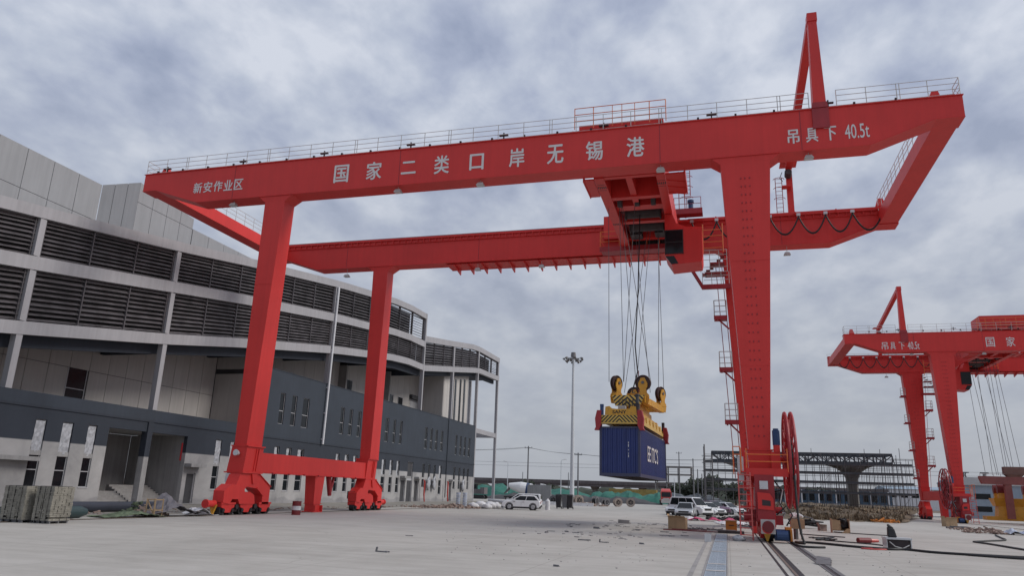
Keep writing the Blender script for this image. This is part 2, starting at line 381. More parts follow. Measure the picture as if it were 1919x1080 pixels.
def holed(mb, y0, y1, z0, z1, holes, x0, x1):
    # wall in a plane of constant x with rectangular openings: solid cells, sharing no faces that show
    ys = sorted({y0, y1, *[h[0] for h in holes], *[h[1] for h in holes]}); zs = sorted({z0, z1, *[h[2] for h in holes], *[h[3] for h in holes]})
    def hole(a, b, c, d):
        ym, zm = (a+b)/2, (c+d)/2
        return any(h[0] < ym < h[1] and h[2] < zm < h[3] for h in holes)
    G = {}
    for i in range(len(ys)-1):
        for j in range(len(zs)-1): G[i, j] = not hole(ys[i], ys[i+1], zs[j], zs[j+1])
    for (i, j), solid in G.items():
        if not solid: continue
        a, b, c, d = ys[i], ys[i+1], zs[j], zs[j+1]
        mb.add([(x1, a, c), (x1, b, c), (x1, b, d), (x1, a, d)], [[0, 1, 2, 3]])
        mb.add([(x0, a, c), (x0, b, c), (x0, b, d), (x0, a, d)], [[3, 2, 1, 0]])
        for (di, dj, q) in ((-1, 0, [(x0, a, c), (x1, a, c), (x1, a, d), (x0, a, d)]), (1, 0, [(x1, b, c), (x0, b, c), (x0, b, d), (x1, b, d)]),
                            (0, -1, [(x0, a, c), (x0, b, c), (x1, b, c), (x1, a, c)]), (0, 1, [(x1, a, d), (x1, b, d), (x0, b, d), (x0, a, d)])):
            if not G.get((i+di, j+dj), False): mb.add(q, [[0, 1, 2, 3]])
low = [(40.27, 41.17, 1.25, 5.69), (42.5, 43.44, 1.25, 5.69), (44.75, 45.58, 1.25, 5.69), (59.43, 60.3, 1.25, 5.69), (61.6, 62.5, 1.25, 5.69),
       (68.9, 69.85, 1.25, 5.69), (71.15, 72.15, 1.25, 5.69), (73.4, 74.7, 1.25, 5.69), (81.9, 82.85, 1.25, 5.69), (84.15, 85.15, 1.25, 5.69), (86.4, 87.4, 1.25, 5.69),
       (94.7, 95.9, 1.25, 5.6), (97.25, 98.3, 1.25, 5.6), (99.55, 100.6, 1.25, 5.6),
       (109.1, 110.1, 2.1, 5.6), (111.5, 112.4, 2.1, 5.6), (113.8, 114.7, 2.1, 5.6), (116.2, 117.4, 1.1, 5.6),
       (123.0, 124.0, 2.0, 5.6), (125.6, 126.5, 2.0, 5.6), (128.0, 128.9, 2.0, 5.6), (130.2, 131.1, 2.0, 5.6)]
# small two-light windows of the blocked ground floor at the very left
low0 = [(31.0, 31.9, 1.25, 5.69), (33.3, 34.2, 1.25, 5.69)]
upw = [(68.94, 69.9, 8.03, 11.27), (71.22, 72.2, 8.03, 11.27), (73.45, 74.8, 8.03, 11.27), (82.1, 83.1, 8.03, 11.25), (84.35, 85.3, 8.03, 11.25), (86.65, 87.55, 8.03, 11.25),
       (94.85, 96.0, 8.0, 11.25), (97.45, 98.4, 8.0, 11.25), (99.7, 100.65, 8.0, 11.25), (109.2, 110.4, 7.95, 11.2), (111.5, 112.6, 7.95, 11.2), (113.6, 114.8, 7.95, 11.2), (116.1, 117.3, 7.95, 11.2),
       (123.2, 124.2, 7.75, 11.07), (125.45, 126.5, 7.75, 11.07), (127.75, 128.8, 7.75, 11.07), (130.1, 131.2, 7.75, 11.07)]
porches = [(46.73, 50.6, 0, 5.66), (51.15, 55.56, 0, 5.66)]
doors = [(35.0, 38.3, 0, 2.55), (56.07, 57.26, .05, 2.6), (101.33, 103.0, .05, 3.05), (103.5, 105.5, 0, 5.66), (106.4, 108.0, .05, 3.1), (121.3, 122.4, .05, 3.0)]
mb = MB(); holed(mb, 28, 133.9, 0, 6.45, low+low0+porches+doors, FX-.35, FX); mb.build('ground_floor_wall', 'facade', bd)
MB().box(FX-.35, FX+.06, 28, 133.98, 6.452, 6.62).build('string_course', 'navy', bd)
MB().box(FX-.35, FX+.02, 28, 66.3, 6.622, 7.44).build('balcony_parapet', 'navy2', bd)
mb = MB(); holed(mb, 66.32, 133.9, 6.622, 13.46, upw, FX-.35, FX); mb.build('upper_floor_wall', 'navy2', bd)
MB().box(FX-.4, FX+.03, 66.3, 133.93, 13.462, 13.56).build('coping', 'navy', bd)
each('rainwater_pipe', 'navy', bd, [(FX+.062, FX+.14, 119.3, 119.42, .6, 13.4)])
# windows: frame with a transom, one pane behind it
def window(y0, y1, z0, z1, sill=True, transom=None):
    t = transom or z0+(z1-z0)*.42
    f = MB(); x0, x1 = FX-.17, FX-.11; e = .05
    f.box(x0, x1, y0, y0+e, z0, z1); f.box(x0, x1, y1-e, y1, z0, z1)
    f.box(x0, x1, y0+e, y1-e, z0, z0+e); f.box(x0, x1, y0+e, y1-e, z1-e, z1); f.box(x0, x1, y0+e, y1-e, t-.03, t+.03)
    if sill: f.box(FX-.11, FX+.04, y0-.04, y1+.04, z0-.06, z0-.004)
    w_ = f.build('window', 'frame', bd)
    MB().box(x0+.02, x1-.02, y0+e, y1-e, z0+e, z1-e).build('pane', 'glass', w_)
    return w_
random.seed(3)
for k, (a, b, c, d) in enumerate(low+low0):
    if d-c > 4:
        # spandrel between the two storeys of glass, sheeted above with film on the nearer ones
        w_ = window(a, b, c, d, True, 2.35)
        s_ = MB(); s_.box(FX-.10, FX-.03, a+.002, b-.002, 3.3, 3.62); s_.build('spandrel', 'plaster', w_)
        n = 6; q = MB(); vs = []; fs = []
        wdt = (b-a)*(.85 if a < 60 else .5); y0 = a+.04
        for j in range(9):
            for i in range(n+1):
                vs.append((FX-.05+random.uniform(-.04, .05), y0+wdt*i/n, 3.45+(5.6-3.45)*j/8))
        for j in range(8):
            for i in range(n): fs.append([j*(n+1)+i, j*(n+1)+i+1, (j+1)*(n+1)+i+1, (j+1)*(n+1)+i])
        q.add(vs, fs).build('plastic_cover', 'film', bd)
    else: window(a, b, c, d, False, 3.4)
for a, b, c, d in upw: window(a, b, c, d, False)
# doors
for k, (a, b, c, d) in enumerate(doors):
    dm = MB(); dm.box(FX-.27, FX-.2, a+.07, b-.07, c, d-.07)
    o = dm.build('door', 'door', bd)
    f = MB(); f.box(FX-.3, FX-.12, a, a+.07, c, d); f.box(FX-.3, FX-.12, b-.07, b, c, d); f.box(FX-.3, FX-.12, a+.07, b-.07, d-.07, d)
    if d > 4: f.box(FX-.3, FX-.1, a+.07, b-.07, 3.0, 3.3)
    f.build('door_frame', 'frame', o)
    MB().cyl((FX-.2, b-.2, 1.05), (FX-.13, b-.2, 1.05), .03).build('handle', 'steel', o)
for a, b, z in ((30.5, 40.6, 2.9), (55.6, 57.6, 3.1), (101, 103.2, 3.3), (106.2, 108.3, 3.3), (120.9, 122.6, 3.25)):
    MB().box(FX+.002, FX+.75, a, b, z, z+.28).build('door_canopy', 'plaster', bd)
# porch: steps, side walls, back wall with a dark doorway, pillar between the bays
pm = MB(); pm.box(FX-.45, FX+.1, 50.61, 51.14, 0, 5.66); pm.build('porch_pillar', 'plaster', bd)
MB().box(FX-.449, FX+.115, 50.595, 51.155, 3.7, 6.44).build('pillar_paint_band', 'navy', bd)
st = MB()
for i in range(6): st.box(FX-.5-.3*(i+1), FX-.5-.3*i, 46.73, 50.6, 0, .16*(i+1))
for i in range(9): st.box(FX-.9-.3*(i+1), FX-.9-.3*i, 51.15, 55.5, 0, .16*(i+1))
st.box(FX-6, FX-2.3, 46.73, 50.6, 0, .958); st.build('entrance_steps', 'conc', bd)
pw = MB(); pw.box(FX-6, FX-.36, 46.5, 46.72, 0, 5.66); pw.box(FX-6, FX-.36, 55.58, 55.8, 0, 5.66)
pw.box(FX-6.2, FX-6.002, 46.73, 47.6, 0, 5.66); pw.box(FX-6.2, FX-6.002, 49.3, 55.57, 0, 5.66); pw.box(FX-6.2, FX-6.002, 47.6, 49.3, 3.4, 5.66)
pw.box(FX-6, FX-.36, 46.73, 55.57, 5.67, 5.9)
pw.build('porch_wall', 'plaster', bd)
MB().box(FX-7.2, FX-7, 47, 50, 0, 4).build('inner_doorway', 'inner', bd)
MB().box(FX-.42, FX-.38, 55.4, 55.57, 3.6, 5.1).build('red_conduit', 'reddark', bd)
bx = FX-6.4
# floors, back walls
sl_ = MB(); sl_.box(FX-6.6, FX-.36, 28, 133.9, 6.7, 7.2); sl_.box(FX-6.6, FX-.36, 66.6, 133.9, 12.9, 13.4); sl_.box(FX-6.6, FX-6.4, 57, 133.9, 0, 6.6); sl_.box(FX-6.6, FX-6.4, 28, 46, 0, 6.6)
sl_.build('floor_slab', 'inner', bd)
MB().box(FX-6.6, FX-.352, 133.7, 133.9, 0, 13.4).build('end_wall', 'navy2', bd)
MB().box(bx+.01, FX-.352, 66.322, 66.6, 7.21, 12.88).build('gallery_return_wall', 'cladd', bd)
MB().box(bx+.01, FX-1.31, 66.322, 66.6, 13.41, 15.6).build('gallery_return_wall', 'cladd', bd)
# recessed panel wall of the first-floor gallery
def panels(y0, y1, zlo, zhi, x, step, rows, skip=()):
    p = MB(); b = MB(); n = max(1, round((y1-y0)/step))
    for i in range(n):
        a = y0+(y1-y0)*i/n; e = y0+(y1-y0)*(i+1)/n
        for lo, hi in rows:
            l0 = max(lo, zlo(a)); h0 = min(hi, zhi((a+e)/2))
            if h0-l0 < .1 or any(s0 < (a+e)/2 < s1 and t0 < (l0+h0)/2 < t1 for s0, s1, t0, t1 in skip): continue
            ha = min(hi, zhi(a)); he = min(hi, zhi(e))
            p.hull([(x-.05, a+.02, l0+.02), (x, a+.02, l0+.02), (x, e-.02, l0+.02), (x-.05, e-.02, l0+.02)], [(x-.05, a+.02, ha-.02), (x, a+.02, ha-.02), (x, e-.02, he-.02), (x-.05, e-.02, he-.02)])
    return p
zhi = lambda y: b3b(y)+.5
panels(24, 66.25, lambda y: 7.2, zhi, bx, 2.0, ((7.2, 10.6), (10.6, 20)), ((48.0, 50.0, 7, 11),)).build('panel_wall', 'cladd', bd)
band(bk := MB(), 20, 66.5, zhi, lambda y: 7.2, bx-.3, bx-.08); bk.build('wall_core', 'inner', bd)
window_rec = MB(); window_rec.box(bx-.02, bx+.03, 48.0, 48.08, 7.2, 10.6); window_rec.box(bx-.02, bx+.03, 49.92, 50, 7.2, 10.6); window_rec.box(bx-.02, bx+.03, 48.08, 49.92, 8.9, 8.98)
wr = window_rec.build('window', 'frame', bd); MB().box(bx-.07, bx-.03, 48.02, 49.98, 7.2, 10.6).build('pane', 'glass', wr)
# second gallery above the navy wall: pale wall with windows, shutter door and cross piers
zh2 = lambda y: (b3b(y) if y < 107 else l2b(y))+.4
panels(66.6, 133.6, lambda y: 13.42, zh2, bx, 2.4, ((13.42, 30),)).build('panel_wall', 'cladd', bd)
band(bk := MB(), 66.6, 133.6, zh2, lambda y: 13.42, bx-.3, bx-.08); bk.build('wall_core', 'inner', bd)
for a, b, c, d in ((75.0, 76.3, 13.45, 15.2), (80.0, 81.2, 13.45, 15.3), (94.5, 96.3, 13.7, 16.6), (108.8, 110.5, 13.7, 16.4), (112.3, 114.2, 13.7, 16.4), (121, 122, 13.7, 16)):
    f = MB(); f.box(bx+.005, bx+.06, a, a+.08, c, d); f.box(bx+.005, bx+.06, b-.08, b, c, d); f.box(bx+.005, bx+.06, a+.08, b-.08, (c+d)/2-.04, (c+d)/2+.04); f.box(bx+.005, bx+.06, a+.08, b-.08, d-.08, d)
    o = f.build('window', 'frame', bd); MB().box(bx+.004, bx+.02, a+.08, b-.08, c, d).build('pane', 'glass', o)
f = MB(); f.box(bx+.01, bx+.06, 117.3, 120.9, 13.6, 16.6); o = f.build('shutter_door', 'frame', bd)
MB().box(bx+.01, bx+.55, 116.9, 121.3, 16.6, 17.3).build('shutter_housing', 'inner', o)
each('cross_wall', 'conc', bd, [(bx-.2, bx+1.2 if y < 110 else FX-3.2, y, y+.35, 13.42, zh2(y)-.6) for y in (92.2, 106.2, 122.2, 127.0, 129.7)])
panels(120.8, 133.7, lambda y: 13.42, zh2, FX-1.7, 1.6, ((13.42, 30),)).build('panel_wall', 'cladd', bd)
band(bk := MB(), 120.8, 133.7, zh2, lambda y: 13.42, FX-2.0, FX-1.78); bk.build('wall_core', 'inner', bd)
MB().box(bx+.01, FX-1.7, 120.45, 120.7, 13.42, zh2(120)-.2).build('cross_wall', 'cladd', bd)
each('narrow_window', 'glass', bd, [(FX-1.72, FX-1.66, y, y+.9, 14.0, l2b(y)-1.2) for y in (124.6, 126.0, 128.6, 130.8)])
# soffits and dark edge beams under the upper volume
s_ = MB(); band(s_, 20, 107, lambda y: b3b(y)-.004, lambda y: b3b(y)-.85, FX-1.3, FX-.9); band(s_, 107.01, 147, lambda y: l2b(y)-.004, lambda y: l2b(y)-.7, FX-1.3, FX-.9)
s_.build('edge_beam', 'navy', bd)
s_ = MB(); band(s_, 20, 107, lambda y: b3b(y)+.3, lambda y: b3b(y)+.05, FX-6.5, FX-.36); band(s_, 107.01, 147, lambda y: l2b(y)+.3, lambda y: l2b(y)+.05, FX-6.5, FX-.36)
s_.build('soffit', 'navy2', bd)
# cross beams under the soffit at every column
COLS = [24.3, 37.7, 51.05, 64.6, 78.3, 92.4]
each('cross_beam', 'navy', bd, [(FX-6.3, FX-1.31, y-.2, y+.2, b3b(y)-.8, b3b(y)+.03) for y in COLS]+[(FX-6.3, FX-1.31, y-.2, y+.2, l2b(y)-.7, l2b(y)+.03) for y in (106.95, 120.4, 134)])
# bands of the upper storeys
for f1, f2, nm in ((top, fbo, 'roof_fascia'), (b2t, b2b, 'floor_band'), (b3t, b3b, 'floor_band')):
    q = MB(); band(q, 20, 106.9, f1, f2, FX-.5, FX+.1, n=30); q.build(nm, 'fascia', bd)
for f1, f2, nm in ((t2, t2b, 'roof_fascia'), (l2t, l2b, 'floor_band')):
    q = MB(); band(q, 107.12, 147.6, f1, f2, FX-.5, FX+.1, n=16); q.build(nm, 'fascia', bd)
# outer columns
for y in COLS:
    q = MB(); z0 = 7.44 if y < 66 else 13.56
    q.box(FX-.42, FX+.06, y-.24, y+.24, z0, b3b(y)-.002); q.box(FX-.42, FX+.06, y-.24, y+.24, b3t(y)+.04, b2b(y)-.04); q.box(FX-.42, FX+.06, y-.24, y+.24, b2t(y)+.04, fbo(y)-.04)
    q.build('column', 'fascia', bd)
q = MB(); q.box(FX-.45, FX+.12, 106.72, 107.1, 13.56, 28.85); q.build('column', 'fascia', bd)
for y in (120.4, 134.0, 147.2):
    q = MB(); q.box(FX-.42, FX+.06, y-.26, y+.26, 13.56 if y < 133.9 else .0, l2b(y)-.002); q.box(FX-.42, FX+.06, y-.26, y+.26, l2t(y)+.03, t2b(y)-.03); q.build('column', 'fascia', bd)
q = MB(); q.box(FX-.42, FX+.02, 134.28, 146.92, 12.35, 13.2); q.box(FX-6, FX-.43, 147.0, 147.4, 12.35, 13.2); q.build('tie_beam', 'fascia', bd)
q = MB(); q.box(FX-6.3, FX-5.8, 146.9, 147.4, 0, l2b(147)); q.build('column', 'fascia', bd)
# white downpipe in front of the joint column
q = MB(); q.cyl((FX+.25, 78.1, 6.5), (FX+.25, 78.35, 25.4), .13, n=10)
for z in (7, 10, 13, 17.5, 21): q.box(FX+.02, FX+.3, 77.98+(z-6.5)*.013, 78.24+(z-6.5)*.013, z, z+.12)
q.build('downpipe', 'pipewhite', bd)
# louvres: one per bay and storey, with two mullions and tilted slats
def louvre(y0, y1, lo, hi, nsl=10, mid=True):
    q = MB(); a, b = y0+.26, y1-.26
    for i in range(nsl):
        t = (i+.5)/nsl
        za = lo(a)+(hi(a)-lo(a))*t; zb = lo(b)+(hi(b)-lo(b))*t
        d, h = .13, .10+random.uniform(-.018, .018); za += random.uniform(-.02, .02); zb += random.uniform(-.02, .02)
        q.hull([(FX-.40, a, za+h), (FX-.40, a, za+h+.035), (FX-.40, b, zb+h+.035), (FX-.40, b, zb+h)], [(FX-.40+2*d, a, za-h), (FX-.40+2*d, a, za-h+.035), (FX-.40+2*d, b, zb-h+.035), (FX-.40+2*d, b, zb-h)])
    for k in (1/3, 2/3):
        y = a+(b-a)*k; q.box(FX-.42, FX-.1, y-.045, y+.045, lo(y)+.01, hi(y)-.01)
    for k in (.012, .988):
        y = a+(b-a)*k; q.box(FX-.42, FX-.12, y-.03, y+.03, lo(y)+.01, hi(y)-.01)
    # deeper plate rails at head and foot of the bay
    for t in (.02, .93):
        q.hull([(FX-.34, a, lo(a)+(hi(a)-lo(a))*t), (FX-.28, a, lo(a)+(hi(a)-lo(a))*t), (FX-.28, b, lo(b)+(hi(b)-lo(b))*t), (FX-.34, b, lo(b)+(hi(b)-lo(b))*t)],
               [(FX-.34, a, lo(a)+(hi(a)-lo(a))*(t+.05)), (FX-.28, a, lo(a)+(hi(a)-lo(a))*(t+.05)), (FX-.28, b, lo(b)+(hi(b)-lo(b))*(t+.05)), (FX-.34, b, lo(b)+(hi(b)-lo(b))*(t+.05))])
    q.build('louvre_panel', 'slat', bd)
for a, b in zip(COLS, COLS[1:]+[106.9]):
    louvre(a, b, b2t, fbo, 9); louvre(a, b, b3t, b2b, 10)
for a, b in ((107.0, 120.4), (120.4, 134.0), (134.0, 147.2)): louvre(a, b, l2t, t2b, 9)
band(q := MB(), 20, 103.5, fbo, b3t, FX-1.5, FX-1.3); band(q, 103.51, 106.6, lambda y: b2b(y)+1.6, b3t, FX-1.5, FX-1.3); band(q, 107.15, 144.5, t2b, l2t, FX-1.5, FX-1.3); q.build('louvre_shade_backing', 'inner', bd)  # dark sheet painted as the shaded interior seen between the slats
band(q := MB(), 20, 97, lambda y: top(y)-.15, lambda y: top(y)-.5, FX-16, FX-.51); q.build('roof_deck', 'clad', bd)
# clad roof walls behind the fascia
lowz = lambda y: top(y)-1
def roofwall(y0, y1, zh, x, step, rows, name='roof_wall'):
    panels(y0, y1, lowz, zh, x, step, rows).build(name, 'clad', bd)
    q = MB(); band(q, y0, y1, lambda y: zh(y)-.03, lowz, x-.4, x-.06); q.build('wall_core', 'inner', bd)
roofwall(18, 46.6, lambda y: 25.95, -50, 2.3, ((10, 22.71), (22.71, 40)))
roofwall(48.6, 55.7, lambda y: 26.86-(y-48.58)*.105, -48, 1.75, ((10, 25.05), (25.05, 40)))
roofwall(55.75, 84, lambda y: 25.13, -48, 2.3, ((10, 40),))
q = MB()
for k in range(3):
    a, b = k/3+.005, (k+1)/3-.005; P0, P1 = Vector((-50, 46.62, 0)), Vector((-47.98, 48.6, 0)); A, B_ = P0.lerp(P1, a), P0.lerp(P1, b); nb = Vector((-.05, .05, 0))
    q.hull([(A.x, A.y, 19), (B_.x, B_.y, 19), (B_.x-.05, B_.y+.05, 19), (A.x-.05, A.y+.05, 19)], [(A.x, A.y, 25.95+.9*a), (B_.x, B_.y, 25.95+.9*b), (B_.x-.05, B_.y+.05, 25.95+.9*b), (A.x-.05, A.y+.05, 25.95+.9*a)])
q.build('roof_wall_splay', 'clad', bd)
q = MB(); q.hull([(-50.06, 46.7, 19), (-48.05, 48.68, 19), (-48.25, 48.88, 19), (-50.26, 46.9, 19)], [(-50.06, 46.7, 25.9), (-48.05, 48.68, 26.8), (-48.25, 48.88, 26.8), (-50.26, 46.9, 25.9)]); q.build('wall_core', 'inner', bd)
# ------------------------------------------------------------------ gantry cranes
YF, YR, GW, ZT, ZB = 41.93, 59.04, 1.29, 24.0, 21.46
def crane(T, flip, base, label, second):
    def B(): return MB(T, flip)
    cr = thing('gantry_crane', base, label, 'gantry crane')
    prof = [(-41.1, 22.69), (-39.9, 22.69), (-36.2, ZB), (8.55, ZB), (12.0, 22.69), (13.42, 22.69), (13.42, ZT), (-41.1, ZT)]
    G = []
    for Y in (YF, YR):
        m = B(); m.prism(prof, 'y', Y, Y+GW)
        gd = m.build('girder', 'red', cr); G.append(gd)
        # bottom and top flange plates
        m = B()
        for (xa, za), (xb, zb) in zip(prof[:5], prof[1:6]): m.hull([(xa, Y-.06, za-.03), (xb, Y-.06, zb-.03), (xb, Y+GW+.06, zb-.03), (xa, Y+GW+.06, za-.03)], [(xa, Y-.06, za-.002), (xb, Y-.06, zb-.002), (xb, Y+GW+.06, zb-.002), (xa, Y+GW+.06, za-.002)])
        m.box(-41.15, 13.47, Y-.08, Y+GW+.08, ZT+.002, ZT+.04)
        m.build('flange', 'red', gd)
        m = B(); yr_ = Y+GW-.25 if Y == YF else Y+.25
        m.box(-40.5, 12.8, yr_-.05, yr_+.05, ZT+.042, ZT+.2); m.build('trolley_rail', 'steel', gd)
        m = B()
        for xs in (-40.2, 12.3): m.hull([(xs-.35, yr_-.25, ZT+.2), (xs+.35, yr_-.25, ZT+.2), (xs+.35, yr_+.25, ZT+.2), (xs-.35, yr_+.25, ZT+.2)], [(xs-.15, yr_-.2, ZT+.85), (xs+.2, yr_-.2, ZT+.85), (xs+.2, yr_+.2, ZT+.85), (xs-.15, yr_+.2, ZT+.85)])
        m.build('buffer_stop', 'red', gd)
        # weld seams along the web
        for x in (-33.2, -20.3, -3.1, 4.95): m = B(); m.box(x-.022, x+.022, Y-.012, Y+.001, ZB+.05, ZT-.02); m.build('splice_seam', 'reddark', gd)
        for x, z in ((-33.2, ZB), (-20.4, ZB), (-14.6, ZB), (-3.1, ZB), (5.3, ZB)):
            l = B(); yy = Y+.3
            l.cyl((x, yy, z-.03), (x, yy, z-(.18 if Y == YF else .55)), .02, n=6); d0 = .2 if Y == YF else .55
            l.hull([(x-.26, yy-.22, z-d0-.22), (x+.26, yy-.22, z-d0-.22), (x+.26, yy+.22, z-d0-.22), (x-.26, yy+.22, z-d0-.22)], [(x-.16, yy-.12, z-d0), (x+.16, yy-.12, z-d0), (x+.16, yy+.12, z-d0), (x-.16, yy+.12, z-d0)])
            lo = l.build('floodlight', 'galv', gd)
            l = B(); l.box(x-.22, x+.22, yy-.18, yy+.18, z-d0-.235, z-d0-.222); l.build('lens', 'lampglass', lo)
    for xa, xb in ((-41.05, -39.8), (12.05, 13.35)):
        m = B(); m.box(xa, xb, YF+GW+.02, YR-.02, 22.71, ZT-.3); o = m.build('end_beam', 'red', cr)
        m = B()
        for k in range(13):
            y = YF+GW+.3+k*(YR-YF-GW-.6)/12; m.cyl((xa if xa > 0 else xb, y, ZT-.3), (xa if xa > 0 else xb, y, ZT+.8), .022, n=5)
        xx = xa if xa > 0 else xb
        for z in (.1, .45, .8): m.cyl((xx, YF+GW+.1, ZT+z), (xx, YR-.1, ZT+z), .02, n=5)
        m.build('railing', 'galv', o)
    # railings on the girders
    def rail_run(x0, x1, y, z0, h, step, rails, name, par, r=.02):
        m = B(); n = max(2, round((x1-x0)/step))
        for i in range(n+1):
            x = x0+(x1-x0)*i/n; m.cyl((x, y, z0), (x, y, z0+h), r+.004, n=5)
            if i % 4 == 2: m.cyl((x+.16, y, z0), (x+.16, y, z0+h), r+.004, n=5)
        for f in rails: m.cyl((x0, y, z0+h*f), (x1, y, z0+h*f), r, n=5)
        return m.build(name, 'galv', par)
    fr = G[0]
    rail_run(-41.05, 5.5, YF+.05, ZT+.04, 1.1, 1.75, (1, .68, .36), 'railing', fr)
    rail_run(7.0, 13.35, YF+.05, ZT+.04, 1.1, 1.6, (1, .68, .36), 'railing', fr)
    for xe in (-41.05, 13.35):
        m = B()
        for f in (1, .66, .33): m.cyl((xe, YF+.05, ZT+.04+1.1*f), (xe, YF+1.2, ZT+.04+1.1*f), .02, n=5)
        m.cyl((xe, YF+1.2, ZT), (xe, YF+1.2, ZT+1.15), .024, n=5); m.cyl((xe, YF+.05, ZT+.04), (xe, YF+1.2, ZT+1.1), .02, n=5); m.build('end_railing', 'galv', fr)
    m = B()   # power rail with its little brackets and current collectors
    m.cyl((-40.9, YF+.45, ZT+.34), (13.2, YF+.45, ZT+.34), .025, n=6)
    x = -40
    while x < 13:
        m.cyl((x, YF+.45, ZT+.04), (x, YF+.45, ZT+.34), .02, n=5); x += 1.15
    m.build('conductor_rail', 'galv', fr)
    x = -40.4; i = 0
    while x < 11.8:
        m = B(); m.box(x-.06, x+.06, YF+.38, YF+.52, ZT+.27, ZT+.45); m.build('rail_clamp', 'dark', fr)
        if i % 3 == 0:
            m = B(); m.box(x+.5, x+1.1, YF+.38, YF+.52, ZT+.52, ZT+.6); m.box(x+.76, x+.84, YF+.41, YF+.49, ZT+.33, ZT+.519); m.box(x+.76, x+.84, YF+.41, YF+.49, ZT+.601, ZT+.75); m.build('collector_fitting', 'dark', fr)
        x += 2.2; i += 1
    rail_run(-41.0, 13.3, YR+GW+.75, ZT-.3, 1.05, 2.0, (1, .55), 'railing', G[1])
    m = B(); m.box(-40.8, 13.2, YR+GW+.1, YR+GW+.8, ZT-.36, ZT-.3); m.build('walkway', 'galv', G[1])
    m = B()   # small ribs under the rail along the inside of the rear girder
    m.box(-40.6, 13.0, YR-.16, YR-.09, ZT-.16, ZT-.02); m.box(-40.6, 13.0, YR-.12, YR-.002, ZT-.5, ZT-.46)
    x = -40
    while x < 12.9: m.box(x-.03, x+.03, YR-.13, YR-.002, ZT-.46, ZT-.16); x += .6
    m.build('rail_ledge', 'red', G[1])
    # cable-tray shelf on brackets under the rear girder
    m = B(); m.box(-23.4, -1.6, YR+.2, YR+GW+.6, ZB-.16, ZB-.10); m.box(-23.4, -1.6, YR+GW+.605, YR+GW+.66, ZB-.2, ZB+.2)
    for k in range(17):
        x = -22.6+k*1.28; m.hull([(x-.05, YR+.15, ZB-.25), (x+.05, YR+.15, ZB-.25), (x+.05, YR+GW+.7, ZB-.62), (x-.05, YR+GW+.7, ZB-.62)], [(x-.05, YR+.15, ZB-.165), (x+.05, YR+.15, ZB-.165), (x+.05, YR+GW+.7, ZB-.17), (x-.05, YR+GW+.7, ZB-.17)])
    m.build('cable_shelf', 'red', G[1])
    # lettering
    def fn(u, v): return (u, YF-.02, v)
    def glyph(*a):
        m = B(); put_text(m, *a, fn, .008 if a[0] == '40.5t' or second else .022); m.build('lettering', 'white', fr)
    if not second:
        for s, x0, x1 in (('国', -25.19, -24.07), ('家', -22.74, -21.6), ('二', -20.17, -19.1), ('类', -17.8, -16.74), ('口', -15.33, -14.35), ('岸', -12.64, -11.62), ('无', -10.14, -9.07), ('锡', -7.66, -6.58), ('港', -5.12, -4.02)):
            za, zb = (22.2, 23.12) if s == '二' else (22.05, 23.2) if s == '口' else (22.0, 23.32)
            glyph(s, x0, x1, za, zb)
        for i, s in enumerate('新安作业区'): glyph(s, -36.6+i*.86, -36.6+i*.86+.74, 22.15, 22.98)
        for s, x0, x1 in (('吊', 4.2, 4.85), ('具', 5.2, 5.86), ('下', 6.18, 6.85), ('40.5t', 7.28, 8.56)): glyph(s, x0, x1, 21.94, 22.84)
    else:
        X = 29.5
        for i, s in enumerate('国家二类口'):
            x0 = X-(32.9+2.3*i); za, zb = (22.2, 23.12) if s == '二' else (21.95, 23.2)
            glyph(s, x0, x0-1.0, za, zb)
        for s, a, b in (('吊', 20.6, 21.4), ('具', 21.65, 22.3), ('下', 22.7, 23.4), ('40.5t', 23.75, 25.15)): glyph(s, X-a, X-b, 21.8, 22.8)
    # legs: flexible pair on the left, rigid pair on the right
    def haunch(m, x0, x1, Y, d0, d1):
        m.hull([(x0, Y+.0, 21.0), (x1, Y+.0, 21.0), (x1, Y+d0, 21.0), (x0, Y+d0, 21.0)], [(x0-.55, Y-.02, ZB-.035), (x1+.55, Y-.02, ZB-.035), (x1+.55, Y+d1, ZB-.035), (x0-.55, Y+d1, ZB-.035)])
    def leg(t, b, Y, dt, db, zb_):
        m = B(); m.hull([(b[0], Y, zb_), (b[1], Y, zb_), (b[1], Y+db, zb_), (b[0], Y+db, zb_)], [(t[0], Y+.02, 21.02), (t[1], Y+.02, 21.02), (t[1], Y+dt, 21.02), (t[0], Y+dt, 21.02)])
        o = m.build('leg', 'red', cr)
        m = B(); haunch(m, t[0]+.01, t[1]-.01, Y+.02, dt-.02, GW+.04); m.build('leg_head', 'red', o)
        # stiffening plates standing a little proud of the face
        m = B()
        for z in (9.0, 15.0):
            k = (z-zb_)/(21.02-zb_); x0 = b[0]+(t[0]-b[0])*k; x1 = b[1]+(t[1]-b[1])*k
            m.box(x0+.0, x1-.0, Y-.004, Y+.001+.02, z, z+.03)
        m.build('weld_seam', 'red', o)
        return o
    leg((-30.42, -28.85), (-30.35, -29.45), YF, 1.25, 1.68, 4.25)
    leg((-30.40, -28.95), (-30.15, -29.2), YR, 1.25, 1.68, 4.25)
